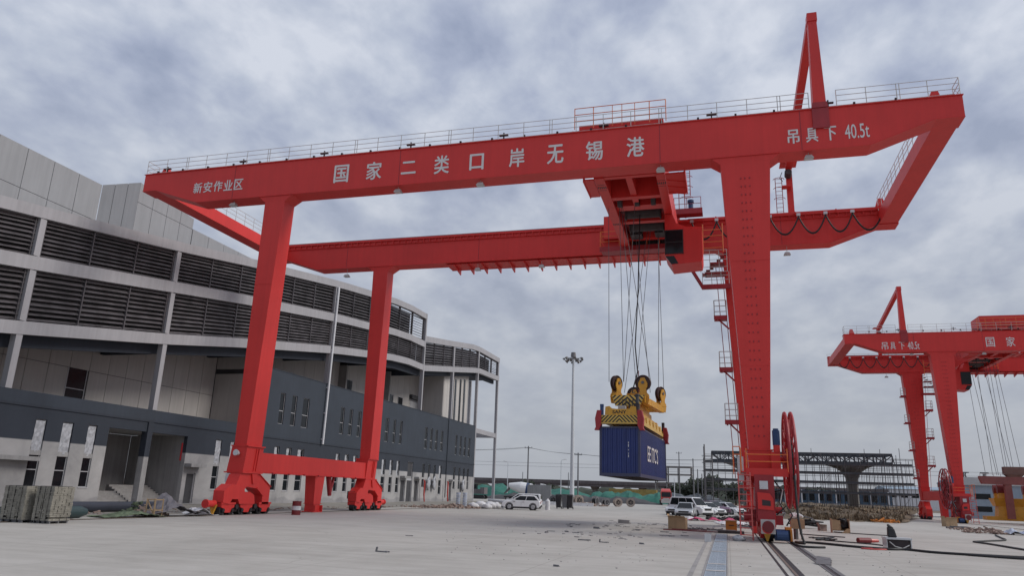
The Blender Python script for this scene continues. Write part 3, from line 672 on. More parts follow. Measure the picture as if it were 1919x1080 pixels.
    for Y in (YF, YR):
        m = B(); m.box(-30.5, -29.22, Y-.12, Y+1.8, 4.2, 4.27); m.build('leg_collar', 'red', cr)
        m = B(); m.hull([(-30.62, Y-.1, 2.62), (-29.42, Y-.1, 2.62), (-29.42, Y+1.75, 2.62), (-30.62, Y+1.75, 2.62)], [(-30.45, Y-.06, 4.2), (-29.32, Y-.06, 4.2), (-29.32, Y+1.74, 4.2), (-30.45, Y+1.74, 4.2)])
        for yy in (Y+.95, Y+1.2): m.hull([(-29.42, yy, 2.7), (-29.36, yy, 2.7), (-29.36, yy+.05, 2.7), (-29.42, yy+.05, 2.7)], [(-29.32, yy, 4.1), (-29.26, yy, 4.1), (-29.26, yy+.05, 4.1), (-29.32, yy+.05, 4.1)])
        m.build('leg_foot', 'red', cr)
        m = B(); m.box(-30.7, -29.3, Y-.25, Y+1.9, 2.54, 2.615); m.build('foot_flange', 'red', cr)
    l = B(); l.cyl((-29.9, YF-.1, 3.75), (-29.9, YF-.4, 3.8), .12, .2, 10); l.build('work_lamp', 'lampglass', cr)
    m = B(); m.box(-30.25, -29.46, YF+1.76, YR-.12, 2.66, 3.9); m.box(-30.32, -29.39, YF+1.76, YR-.12, 2.6, 2.655); o = m.build('sill_beam', 'red', cr)
    m = B()
    for y in range(45, 59, 2): m.box(-29.37, -29.30, y, y+.12, 2.55, 2.66)
    m.build('lifting_lug', 'reddark', o)
    m = B(); m.hull([(-30.25, 51.0, .62), (-29.5, 51.0, .62), (-29.5, 52.0, .62), (-30.25, 52.0, .62)], [(-30.3, 50.85, 2.6), (-29.45, 50.85, 2.6), (-29.45, 52.2, 2.6), (-30.3, 52.2, 2.6)])
    m.box(-30.25, -29.5, 51.05, 51.95, .08, .615); m.box(-30.35, -29.4, 50.85, 52.2, .0, .075); m.box(-30.3, -29.45, 50.95, 52.1, .59, .64)
    for yy in (50.95, 51.95): m.box(-29.5, -29.3, yy, yy+.08, .08, .5)
    m.build('support_post', 'red', cr)
    m = B(); m.cyl((-29.85, 53.5, 2.6), (-29.85, 53.9, 1.2), .22, .16); m.cyl((-29.85, 54.3, 2.6), (-29.85, 53.9, 1.2), .12, .1); m.build('storm_anchor', 'reddark', cr)
    # bogies
    def bogie(xc, yc, near, big):
        # near: which end carries the buffer and sweeper (-1 towards the camera)
        m = B(); w_ = .42
        # main equaliser: an arch standing on the trucks
        m.prism([(yc-1.6, 1.45), (yc-1.05, 2.54), (yc+.9, 2.54), (yc+2.3, 1.75), (yc+2.3, .62), (yc+1.55, .62), (yc+1.5, 1.15), (yc+.75, 1.62), (yc-.3, 1.72), (yc-.75, 1.3)], 'x', xc-w_, xc+w_)
        m.prism([(yc+1.50, 1.14), (yc+1.56, 1.2), (yc+.8, 1.68), (yc+.74, 1.62)], 'x', xc+w_+.001, xc+w_+.07); m.prism([(yc+.9, 2.54), (yc+.95, 2.48), (yc+2.35, 1.72), (yc+2.3, 1.78)], 'x', xc+w_+.001, xc+w_+.07)
        m.prism([(yc+.0, 2.52), (yc+.6, 2.52), (yc+.45, 1.95), (yc+.2, 1.9)], 'x', xc+w_+.001, xc+w_+.09)
        bo = m.build('bogie', 'red', cr)
        m = B(); m.prism([(yc-2.55, .75), (yc-2.55, 1.45), (yc-1.9, 1.85), (yc-.6, 1.8), (yc-.4, 1.0), (yc-.1, .66), (yc-.9, .66), (yc-1.1, .95), (yc-1.7, .95), (yc-1.9, .66)], 'x', xc-.30, xc+.46)
        m.prism([(yc-.75, .66), (yc-.7, 1.35), (yc+.2, 1.4), (yc+.7, 1.2), (yc+.85, .66)], 'x', xc-.36, xc+.36)
        m.build('equaliser', 'red', bo)
        for y in (yc-1.9, yc-.02, yc+1.94):
            m = B(); m.prism([(y-.66, .72), (y+.66, .72), (y+.62, .46), (y+.40, .40), (y+.26, .16), (y-.26, .16), (y-.40, .40), (y-.62, .46)], 'x', xc-.3, xc+.38); m.box(xc+.38, xc+.42, y-.70, y+.70, .64, .76)
            m.build('wheel_truck', 'red', bo)
        for y in (yc-1.9, yc-.02, yc+1.94):
            for s in (-.45, .45):
                m = B(); m.cyl((xc-.12, y+s, .29), (xc+.30, y+s, .29), .27, n=16); m.cyl((xc+.30, y+s, .29), (xc+.44, y+s, .29), .12, n=10); m.build('wheel', 'black', bo)
        e = yc-2.75 if near < 0 else yc+2.8
        m = B(); m.cyl((xc, e, .68), (xc, e+.75*near, .68), .2, n=12); m.cyl((xc, e+.75*near, .68), (xc, e+.85*near, .68), .26, n=12); m.build('buffer', 'red', bo)
        m = B(); m.prism([(xc-.25, .62), (xc+.25, .62), (xc+.03, .05), (xc-.03, .05)], 'y', min(e, e+.12*near), max(e, e+.12*near)); m.build('rail_sweeper', 'yellow', bo)
        for y in (yc-.95, yc+1.0): m = B(); m.box(xc-.28, xc+.2, y-.22, y+.22, .2, .62); m.cyl((xc+.2, y, .5), (xc+.36, y, .5), .16, n=10); m.build('drive_motor', 'dark', bo)
        return bo
    bogie(-29.85, YF+.84, -1, True); bogie(-29.75, YR+.84, 1, True)
    m = B(); m.box(-30.55, -30.2, YF-.25, YF+.1, 1.95, 2.5); m.build('control_box', 'lampglass', cr)
    m = B(); m.box(-30.2, -29.5, YR-1.6, YR-.8, .95, 1.55); m.build('control_box', 'dark', cr)
    # rigid side
    zr = 4.55
    for Y in (YF, YR):
        o = leg((.39, 3.17), (1.17, 2.27), Y, 1.25, 1.5, zr)
        m = B()
        for k in range(30):
            z = 5.2+k*.51; 
            for dx in (-.28, -.06, .2):
                m.box(1.75+dx, 1.81+dx, Y-.03, Y+.02, z, z+.09); 
        m.build('stud_row', 'reddark', o)
        m = B(); m.box(1.0, 2.4, Y-.1, Y+1.65, zr-.06, zr); m.hull([(1.2, Y+.05, 2.6), (2.2, Y+.05, 2.6), (2.2, Y+1.5, 2.6), (1.2, Y+1.5, 2.6)], [(1.1, Y-.05, zr-.06), (2.3, Y-.05, zr-.06), (2.3, Y+1.6, zr-.06), (1.1, Y+1.6, zr-.06)])
        m.build('leg_foot', 'red', cr)
        bogie(1.78, Y+.84, -1 if Y == YF else 1, True)
    m = B(); m.box(1.35, 2.15, YF+1.62, YR-.06, 2.66, 3.9); m.build('sill_beam', 'red', cr)
    m = B(); m.hull([(1.4, 49.5, 0), (2.1, 49.5, 0), (2.1, 50.5, 0), (1.4, 50.5, 0)], [(1.35, 49.3, 2.65), (2.15, 49.3, 2.65), (2.15, 50.6, 2.65), (1.35, 50.6, 2.65)]); m.build('support_post', 'red', cr)
    # front end of the near rigid bogie: guard plates, round buffer plate, boxes, motor
    yb = YF-2.0
    m = B(); m.box(1.32, 2.25, yb+.3, YF+.2, .95, 3.2); m.box(1.4, 2.2, yb+.05, yb+.35, 1.0, 1.9); m.build('end_frame', 'reddark', cr)
    m = B(); m.prism([(1.42, 1.55), (2.16, 1.5), (2.16, 2.05), (2.0, 2.3), (1.42, 2.35)], 'y', yb-.02, yb+.04); o = m.build('guard_plate', 'red', cr)
    m = B(); m.prism([(1.62, 1.72), (2.02, 1.7), (2.02, 1.95), (1.62, 2.0)], 'y', yb-.03, yb-.021); m.build('guard_opening', 'dark', o)
    m = B(); m.box(1.48, 2.14, yb-.66, yb-.6, .42, 1.08); o = m.build('buffer_plate', 'galv', cr)
    m = B(); m.cyl((1.81, yb-.86, .75), (1.81, yb-.66, .75), .27, n=18); m.build('buffer_head', 'drumred', o)
    m = B(); m.box(2.12, 2.8, yb-.1, yb+.5, .1, .62); m.cyl((2.2, yb-.25, .35), (2.72, yb-.25, .35), .24, n=12); m.build('travel_motor', 'bluem', cr)
    m = B(); m.box(2.62, 2.9, yb-.2, yb+.4, .62, .74); m.box(2.83, 2.92, yb-.25, yb+.4, .1, .62); m.build('motor_bracket', 'amber', cr)
    for bb in ((1.55, 1.95, yb+.22, yb+.29, 2.5, 2.9), (.55, .85, yb+.9, yb+1.1, 2.9, 4.1)): m = B(); m.box(*bb); m.build('junction_box', 'lampglass', cr)
    for k in range(3):
        m = B(); m.tube([(2.3, YF-.3+k*.1, 3.0-.3*k), (2.65+.06*k, YF-.5, 2.5), (2.5, YF-.7, 1.9-.2*k), (2.75, YF-.9, 1.4), (2.45, YF-1.0, .9)], .035, 6); m.build('hanging_hose', 'bag' if k == 1 else 'hose', cr)
    m = B(); m.box(1.0, 1.3, YF-1.1, YF-.2, .7, 1.5); m.cyl((.75, YF-.9, 1.15), (1.31, YF-.9, 1.15), .24, n=14); m.build('brake_drum', 'reddark', cr)
    m = B(); m.box(2.25, 2.6, YF-1.3, YF-.4, .8, 1.25); m.cyl((2.26, YF-.8, 1.5), (2.6, YF-.8, 1.5), .16, n=12); m.build('gear_housing', 'reddark', cr)
    # service platform round the foot with railing and access ladder
    pf = B(); pf.box(.7, 3.05, YF-1.6, YF-.12, 3.3, 3.36); pf.box(.95, 2.95, YF-1.66, YF-1.602, 3.12, 3.52); pf.hull([(1.2, YF-.8, 2.8), (1.4, YF-.8, 2.8), (1.4, YF-.2, 2.8), (1.2, YF-.2, 2.8)], [(1.0, YF-1.5, 3.29), (1.4, YF-1.5, 3.29), (1.4, YF-.2, 3.29), (1.0, YF-.2, 3.29)])
    po = pf.build('service_platform', 'red', cr)
    m = B()
    for x in (.72, .98, 2.95): m.cyl((x, YF-1.62, 3.36), (x, YF-1.62, 4.5), .028, n=6)
    for z in (3.85, 4.2): m.cyl((.98, YF-1.62, z), (2.95, YF-1.62, z), .025, n=6)
    m.cyl((.72, YF-1.62, 4.5), (.72, YF-.2, 4.5), .025, n=6); m.cyl((2.95, YF-1.62, 4.48), (2.95, YF-.2, 4.48), .025, n=6)
    m.cyl((.35, YF-1.2, 3.2), (.35, YF-1.2, 4.6), .025, n=6); m.cyl((.7, YF-1.2, 3.2), (.7, YF-1.2, 4.6), .025, n=6); m.cyl((.35, YF-1.2, 4.6), (.7, YF-1.2, 4.6), .025, n=6); m.cyl((.35, YF-1.2, 4.2), (.7, YF-1.2, 4.2), .025, n=6)
    m.build('railing', 'orange', po)
    m = B()
    for x in (.55, 1.12): m.cyl((x, YF-2.0, .05), (x, YF-1.75, 3.3), .035, n=6)
    for k in range(10): m.cyl((.5, YF-2.0+.025*k, .3+k*.32), (1.17, YF-2.0+.025*k, .3+k*.32), .026, n=6)
    m.build('ladder', 'palered', cr)
    m = B()
    for z in (2.6, 1.6): m.box(.6, 1.35, YF-1.2, YF-1.12, z, z+.07)
    m.box(1.1, 1.18, YF-1.2, YF-1.1, .3, 3.3); m.build('ladder_frame', 'red', cr)
    # cable reel
    rc = (3.2, YF+.2, 4.05)
    m = B(); R = 2.42
    for dx in (-.15, .15):
        m.ring((rc[0]+dx, rc[1], rc[2]), R, .075, 'x', 40, 7)
        for k in range(16):
            t = math.pi*2*k/16; m.cyl((rc[0]+dx*.6, rc[1]+.25*math.cos(t), rc[2]+.25*math.sin(t)), (rc[0]+dx, rc[1]+R*math.cos(t), rc[2]+R*math.sin(t)), .04, n=5)
        m.ring((rc[0]+dx*.8, rc[1], rc[2]), 1.35, .035, 'x', 28, 5)
    m.cyl((rc[0]-.3, rc[1], rc[2]), (rc[0]+.3, rc[1], rc[2]), .28, n=14)
    ro = m.build('cable_reel', 'reddark', cr)
    m = B()
    for k in range(4): m.ring((rc[0]-.09+k*.06, rc[1], rc[2]), 1.05, .045, 'x', 28, 5)
    m.build('wound_cable', 'hose', ro)
    m = B(); m.cyl((2.2, rc[1], rc[2]), (2.9, rc[1], rc[2]), .14, n=10); m.box(2.25, 2.7, rc[1]-.7, rc[1]+.2, 3.5, 4.4); m.cyl((2.55, rc[1]-.6, 4.4), (2.55, rc[1]-.6, 4.75), .17, n=12); m.build('reel_gearbox', 'red', cr)
    m = B(); m.cyl((2.55, rc[1]-.6, 4.75), (2.55, rc[1]-.6, 5.5), .19, n=12); m.cyl((2.55, rc[1]-.6, 5.5), (2.55, rc[1]-.6, 5.6), .14, n=12); m.build('reel_motor', 'bluem', cr)
    m = B(); m.tube([(3.2, rc[1]-R+.1, 3.2), (3.2, rc[1]-R-.02, 2.2), (3.22, rc[1]-R-.1, 1.2), (3.3, rc[1]-R-.15, .5), (3.42, rc[1]-R-.2, .06)], .055); m.tube([(2.3, YF-1.7, 1.3), (2.75, YF-1.9, 1.75), (3.0, YF-1.9, 1.3), (2.7, YF-1.9, .8)], .04); m.build('supply_cable', 'hose', cr)
    # landings and zigzag stair on the rear rigid leg
    def landing(x0, x1, y, z, h=1.35, brace=True):
        m = B(); m.box(x0, x1, y-.35, y+.55, z-.16, z); m.box(x0-.02, x1, y-.40, y-.351, z-.2, z+.12)
        if brace: m.beam((x1+.1, y, z-.9), (x0+.3, y, z-.1), .12); m.box(x0+.1, x0+.22, y-.3, y-.2, z-.3, z-.1)
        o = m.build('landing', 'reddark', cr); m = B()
        for x in (x0+.03, x1-.05): m.cyl((x, y-.33, z), (x, y-.33, z+h), .038, n=5)
        m.cyl((x0+.03, y+.53, z), (x0+.03, y+.53, z+h), .038, n=5)
        for f in (1, .66, .33): m.cyl((x0+.03, y-.33, z+h*f), (x1-.05, y-.33, z+h*f), .032, n=5); m.cyl((x0+.03, y-.33, z+h*f), (x0+.03, y+.53, z+h*f), .024, n=5)
        m.build('railing', 'galv', o)
    for z, xl in ((15.7, -.2), (11.6, .05), (7.6, .3)): landing(xl-.25, xl+.75, YR+.1, z)
    for z, xl in ((17.8, 2.95), (13.8, 2.75), (9.8, 2.5), (5.8, 2.3)): landing(xl, xl+.75, YR+.3, z, 1.2, False)
    # climbing ladder between the landings
    m = B()
    for x in (.02, .5): m.cyl((x+.62, YR+1.4, 3.5), (x-.2, YR+1.4, 20.5), .03, n=5)
    m.build('ladder', 'reddark', cr)
    m = B(); z0 = 18.0
    m.box(-1.3, .9, YR-1.3, YR-.1, z0, z0+.1); m.box(-1.3, .9, YR-1.34, YR-1.28, z0-.25, z0+.1); m.beam((-2.6, YR-.6, 20.6), (-1.2, YR-.6, z0), .22); m.beam((-2.6, YR-1.2, 20.6), (-1.2, YR-1.2, z0), .16)
    m.box(-1.0, .6, YR-1.3, YR-.1, z0+1.0, z0+1.1); m.box(-.6, .5, YR-1.3, YR-.1, z0+1.8, z0+1.9)
    for k in range(7): m.box(-1.2+k*.28, -.9+k*.28, YR-1.2, YR-.3, z0+1.0+k*.28, z0+1.05+k*.28)
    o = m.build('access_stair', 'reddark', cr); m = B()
    for x in (-1.2, -.5, .2, .8):
        m.cyl((x, YR-1.3, z0), (x, YR-1.3, z0+1.1), .025, n=5); m.cyl((x-.1, YR-1.3, z0+1.1), (x-.1, YR-1.3, z0+2.9), .025, n=5)
    for f in (.45, .8, 1.1, 1.5, 2.1, 2.5, 2.9): m.cyl((-1.1, YR-1.32, z0+f), (.75, YR-1.32, z0+f), .022, n=5)
    m.build('railing', 'galv', o)
    m = B()
    for x in (-1.05, .45): m.cyl((x, YR-1.6, z0+2.6), (x, YR-1.6, z0+5.0), .04, n=6)
    for z in (3.0, 3.5, 4.0, 4.5): m.cyl((-1.05, YR-1.6, z0+z), (.45, YR-1.6, z0+z), .03, n=6)
    m.build('boarding_gate', 'orange', o)
    # festoon cable hung from the rear girder
    m = B(); fx = -1.2; 
    pts = [-1.9, .05, 2.05, 4.13, 6.25, 8.22, 10.15, 12.3] if not second else [-3.0, -1.0, .9, 2.8, 4.7, 6.6, 8.5, 10.4, 12.2]
    m.box(pts[0]-.3, 12.9, YR-.62, YR-.54, ZT-.2, ZT-.08)
    for x in range(0, 13, 3): m.box(x-.05, x+.05, YR-.6, YR-.01, ZT-.08, ZT-.02)
    m.build('festoon_track', 'red', cr)
    m = B()
    for a, b in zip(pts, pts[1:]):
        for dz in (0, .07): m.tube([(a+(b-a)*t, YR-.58, ZT-.42-dz-1.45*(1-(2*t-1)**2)) for t in [i/12 for i in range(13)]], .045, 6)
    m.build('festoon_cable', 'black', cr)
    for a in pts: m = B(); m.box(a-.14, a+.14, YR-.68, YR-.48, ZT-.42, ZT-.2); m.build('cable_carrier', 'lampglass', cr)
    # A-frame for maintenance hoist: tall post on the front girder, sloping strut, short post at the rear
    m = B(); 
    m.hull([(5.72, YF-.1, 24.4), (6.42, YF-.1, 24.4), (6.42, YF+.75, 24.4), (5.72, YF+.75, 24.4)], [(5.82, YF+.0, 29.9), (6.3, YF+.0, 29.9), (6.3, YF+.55, 29.9), (5.82, YF+.55, 29.9)])
    m.build('hoist_post', 'red', cr)
    m = B(); m.box(5.62, 6.52, YF-.12, YF-.01, 22.75, 24.0); m.hull([(5.62, YF-.14, 24.045), (6.52, YF-.14, 24.045), (6.52, YF+.85, 24.045), (5.62, YF+.85, 24.045)], [(5.68, YF-.11, 24.4), (6.46, YF-.11, 24.4), (6.46, YF+.78, 24.4), (5.68, YF+.78, 24.4)]); m.build('post_socket', 'reddark', cr)
    m = B(); m.box(5.78, 6.34, YF-.05, YF+.62, 29.9, 30.45); m.beam((6.05, YF+.6, 30.1), (5.85, YR+.3, 28.2), .5, .5); m.build('hoist_strut', 'red', cr)
    m = B(); m.box(5.62, 6.08, YR+.2, YR+.66, ZT+.05, 27.9); m.box(5.2, 6.5, YR-.1, YR+1.1, 28.45, 28.52); m.build('hoist_rear_post', 'red', cr)
    m = B(); m.box(5.2, 5.9, YR-.5, YR+.15, 26.2, 26.3); m.build('hoist_landing', 'red', cr)
    m = B()
    for x in (4.75, 5.25): m.cyl((x, YR+.1, ZT), (x, YR+.1, 27.2), .03, n=5)
    for k in range(9): m.cyl((4.75, YR+.1, ZT+.3+k*.35), (5.25, YR+.1, ZT+.3+k*.35), .02, n=5)
    for z in (25.3, 26.2, 27.0): m.tube([(5.0+.42*math.cos(t), YR-.05-.42*math.sin(t), z) for t in [i*math.pi/6 for i in range(7)]], .025, 5)
    m.build('caged_ladder', 'reddark', cr)
    m = B(); m.cyl((5.75, YR+.1, 27.3), (5.75, YR-.4, 27.5), .28, n=12); m.tube([(5.3, YR-.1, 27.6), (5.1, YR-.1, 27.1), (5.3, YR-.1, 26.8)], .03); m.build('chain_hoist', 'dark', cr)
    return cr
def trolley(T, flip, base, label, second):
    def B(): return MB(T, flip)
    tr = thing('crane_trolley', base, label, 'crane trolley')
    zf = 21.35
    m = B()
    for x0, x1 in ((-7.4, -6.75), (-3.5, -2.95)): m.box(x0, x1, YF+GW+.12, YR-.1, zf, 23.2)
    m.box(-5.45, -5.05, YF+GW+.12, 49, zf+.15, 22.6)
    for y0, y1 in ((YF+GW+.13, YF+GW+.5), (46.8, 47.3), (49.3, 50.2), (52.5, 53.0), (56.3, 56.9)): m.box(-6.74, -3.51, y0, y1, zf+.05 if y0 < 49 else zf+.4, 22.9)
    m.build('trolley_frame', 'red', tr)
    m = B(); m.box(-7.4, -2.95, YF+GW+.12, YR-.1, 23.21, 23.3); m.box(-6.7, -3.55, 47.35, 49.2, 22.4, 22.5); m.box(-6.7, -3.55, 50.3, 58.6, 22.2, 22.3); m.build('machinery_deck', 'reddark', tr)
    m = B()
    for x in (-7.08, -3.25):
        for y in (44.3, 45.2): m.box(x-.25, x+.25, y, y+.06, zf-.004, zf+.01)
        for k in range(5): m.box(x-.27+k*.12, x-.2+k*.12, 44.6, 44.95, zf-.006, zf+.01); m.box(x-.27+k*.12, x-.2+k*.12, 51.6, 51.95, zf-.006, zf+.01)
    m.build('vent_slots', 'dark', tr)
    # end carriages on top of the girders
    for y0, y1 in ((YF+.55, YF+GW+.6), (YR-.5, YR+.7)): m = B(); m.box(-8.2, -2.9, y0, y1, ZT+.3, ZT+.75); m.build('end_carriage', 'red', tr)
    for y0, y1 in ((YF+GW+.12, YF+GW+.55), (YR-.48, YR-.1)): m = B(); m.box(-7.9, -2.95, y0, y1, 23.31, ZT+.295); m.build('carriage_hanger', 'red', tr)
    for y in (YF+GW-.25, YR+.25):
        for x in (-7.6, -3.4):
            m = B(); m.cyl((x, y-.1, ZT+.42), (x, y+.1, ZT+.42), .22, n=14); m.build('trolley_wheel', 'steel', tr)
        m = B()
        for x, s in ((-8.2, -1), (-2.9, 1)): m.cyl((x, y, ZT+.5), (x+.45*s, y, ZT+.5), .12, n=10); m.cyl((x+.45*s, y, ZT+.5), (x+.55*s, y, ZT+.5), .17, n=10)
        m.build('buffer', 'reddark', tr)
    if second:
        m = B(); m.box(-9.4, -3.2, YF+.6, YF+4.2, ZT+.8, ZT+2.2); m.build('machinery_house', 'red', tr)
    m = B()
    for x in (-8.4, -7.2): m.cyl((x, YF+.1, ZT+.3), (x, YF+.1, ZT+1.75), .03, n=6)
    for x in (-3.7, -2.7): m.cyl((x, YF+.1, ZT+.3), (x, YF+.1, ZT+1.75), .03, n=6)
    for a, b in ((-8.4, -7.2), (-7.2, -3.7), (-3.7, -2.7)):
        for z in (1.75, 1.3, .85): m.cyl((a, YF+.1, ZT+z), (b, YF+.1, ZT+z), .026, n=6)
    for x in (-6.0, -5.4, -4.6): m.cyl((x, YF+.1, ZT+.3), (x, YF+.1, ZT+1.75), .022, n=5)
    m.build('railing', 'orange', tr)
    # side walkways hanging outside the frame
    m = B()
    m.hull([(-8.05, YF+GW+.15, zf-.05), (-7.42, YF+GW+.15, zf-.05), (-7.42, 46.2, zf-.05), (-8.05, 46.2, zf-.05)], [(-8.05, YF+GW+.15, zf+.05), (-7.42, YF+GW+.15, zf+.05), (-7.42, 46.2, zf+.05), (-8.05, 46.2, zf+.05)])
    m.box(-8.1, -8.04, YF+GW+.15, 46.2, zf-.12, zf+.3); m.build('side_walkway', 'red', tr)
    m = B(); m.box(-2.93, -1.77, YF+GW+.15, 46.6, zf-.05, zf+.05); m.box(-1.77, -1.7, YF+GW+.15, 46.6, zf-.12, zf+.3)
    for y in (44.2, 45.2, 46.2): m.beam((-2.9, y, zf-.07), (-1.75, y+.5, zf-.07), .06)
    m.build('side_walkway', 'red', tr)
    m = B()
    for x in (-2.0, -1.6):
        m.cyl((x, 48.2, 23.6), (x, 48.2, zf-1.6+2), .03, n=5)
    for k in range(8): m.cyl((-2.0, 48.2, 21.6+k*.3), (-1.6, 48.2, 21.6+k*.3), .02, n=5)
    m.build('access_ladder', 'reddark', tr); m = B()
    m.box(-3.3, -1.0, 57.2, 58.6, ZT+.1, ZT+.2); m.box(-3.3, -1.0, 57.15, 57.19, ZT-.1, ZT+.35)
    for x in (-2.8, -2.35): m.cyl((x, 57.2, ZT+.2), (x, 57.2, ZT+3.6), .035, n=5)
    for z in (1.2, 2.1, 3.0): m.tube([(-2.2+.5*math.cos(t), 57.1-.4*math.sin(t), ZT+z) for t in [i*math.pi/6 for i in range(7)]], .025, 5)
    for x in (-3.2, -2.2, -1.1): m.cyl((x, 57.2, ZT+.2), (x, 57.2, ZT+1.3), .026, n=5)
    for z in (.75, 1.3): m.cyl((-3.2, 57.2, ZT+z), (-1.1, 57.2, ZT+z), .024, n=5)
    m.build('rear_landing', 'reddark', tr)
    m = B(); m.cyl((-1.9, 57.4, ZT+.25), (-1.9, 57.4, ZT+.9), .2, n=12); m.cyl((-1.9, 57.4, ZT+.9), (-1.9, 57.4, ZT+1.1), .26, n=12); m.build('trolley_motor', 'bluem', tr)
    # machinery seen from below
    for y, r_ in ((54, .5), (51.3, .45)): m = B(); m.cyl((-6.3, y, 22.0), (-3.9, y, 22.0), r_, n=18); m.cyl((-6.38, y, 22.0), (-6.301, y, 22.0), r_+.12, n=18); m.cyl((-3.899, y, 22.0), (-3.82, y, 22.0), r_+.12, n=18); m.build('hoist_drum', 'dark', tr)
    for bb in ((-6.5, -5.6, 55, 56.2, 21.6, 22.2), (-4.6, -3.7, 54.8, 56, 21.6, 22.2), (-6.6, -3.6, 57.0, 58.5, 21.8, 22.2)): m = B(); m.box(*bb); m.build('gearbox', 'dark', tr)
    for x in (-6.4, -5.2, -4.1): m = B(); m.cyl((x-.15, 48.4, 21.8), (x+.15, 48.4, 21.8), .45, n=16); m.build('rope_pulley', 'dark', tr)
    pass
    # rear hoist platform with its railing
    m = B(); m.box(-9.2, -3.6, 57.0, 58.85, 21.25, 21.33); m.box(-9.2, -3.6, 56.9, 56.99, 21.0, 21.4); o = m.build('hoist_platform', 'reddark', tr)
    m = B()
    for x in (-9.15, -7.6, -6.6, -5.4, -4.4, -3.7): m.cyl((x, 56.95, 21.4), (x, 56.95, 22.7), .03, n=5)
    for z in (21.85, 22.3, 22.7): m.cyl((-9.15, 56.95, z), (-3.7, 56.95, z), .026, n=5); m.cyl((-9.15, 56.95, z), (-9.15, 58.8, z), .026, n=5)
    m.build('railing', 'orange', o)
    m = B(); m.box(-9.1, -7.42, YR-.6, YR-.12, 22.6, 24.6); m.build('hanger_bracket', 'red', tr)
    # operator cab on a curved bracket
    cyy = 50.0
    m = B(); m.prism([(-3.5, 18.2), (-3.05, 17.45), (-1.05, 17.6), (-.97, 18.0), (-.97, 20.0), (-3.5, 20.05)], 'y', cyy, cyy+2.3); cb = m.build('operator_cab', 'red', tr)
    m = B(); m.prism([(-3.46, 18.3), (-2.28, 18.32), (-2.28, 19.95), (-3.46, 19.97)], 'y', cyy-.03, cyy-.002); m.prism([(-3.49, 18.1), (-3.08, 17.5), (-2.6, 17.53), (-2.9, 18.1)], 'y', cyy-.025, cyy-.002); m.build('cab_window', 'glass', cb)
    m = B()
    for z in (18.26, 19.1, 19.97): m.box(-3.49, -2.25, cyy-.05, cyy-.031, z-.03, z+.03)
    for x in (-3.47, -2.27): m.box(x-.03, x+.03, cyy-.055, cyy-.032, 18.2, 20.0)
    m.build('window_frame', 'black', cb)
    m = B(); m.prism([(-3.5, 20.06), (-1.0, 20.01), (-1.0, 20.25), (-2.0, 20.3), (-2.7, 20.6), (-2.95, 21.3), (-3.5, 21.3)], 'y', cyy+.3, cyy+2.0); m.prism([(-3.52, 20.07), (-1.4, 20.05), (-1.6, 20.32), (-2.4, 20.6), (-2.9, 21.34), (-3.52, 21.34)], 'y', cyy+2.3, cyy+2.7); m.build('cab_bracket', 'red', tr)
    return tr
C1 = lambda v: v
C2 = lambda v: (29.5-v[0], v[1]+65.07, v[2])
crane(C1, False, (-14, 50.6, 0), 'large red gantry crane in front with white lettering and a blue container hanging under it', False)
trolley(C1, False, (-5.2, 51, 21.3), 'red trolley with dark-windowed operator cab under the near crane', False)
crane(C2, True, (43.5, 115.7, 0), 'smaller looking red gantry crane in the distance at the right edge', True)
trolley(C2, True, (34.7, 116.1, 21.3), 'red trolley on the distant crane at the right edge', True)
# ------------------------------------------------------------------ spreader, ropes and container under the near crane
XC = -6.06
spd = thing('container_spreader', (XC, 51.1, 6.0), 'yellow spreader with four rope sheaves and red corner flippers gripping the blue container', 'spreader')
m = MB()
for (xa, xb) in ((-6.89, -6.62), (-5.14, -4.75)): m.beam((xa, 48.0, 7.95), (xb, 54.4, 7.95), .34, .42)
for ya, xa, xb in ((48.15, -6.8, -5.2), (51.2, -6.6, -5.1), (54.1, -6.5, -4.85)): m.box(xa, xb, ya, ya+.28, 7.78, 8.12)
m.hull([(XC-.55, 48.6, 7.1), (XC+.55, 48.6, 7.1), (XC+.55, 53.6, 7.1), (XC-.55, 53.6, 7.1)], [(XC-.4, 48.9, 7.775), (XC+.6, 48.9, 7.775), (XC+.6, 53.4, 7.775), (XC-.4, 53.4, 7.775)])
m.box(XC-.4, XC+.4, 49.8, 51.1, 8.121, 8.55)
m.build('head_block', 'yellow', spd)
m = MB(); m.hull([(XC-.72, 47.50, 7.46), (XC+.85, 47.50, 7.46), (XC+.85, 47.56, 7.46), (XC-.72, 47.56, 7.46)], [(XC-.98, 47.78, 8.18), (XC+1.1, 47.78, 8.18), (XC+1.1, 47.84, 8.18), (XC-.98, 47.84, 8.18)]); m.build('hazard_panel', 'haz1', spd)
SH = [(-6.89, 48.5, 1), (-5.14, 48.5, 0), (-6.62, 54.0, 0), (-4.75, 54.0, 1)]
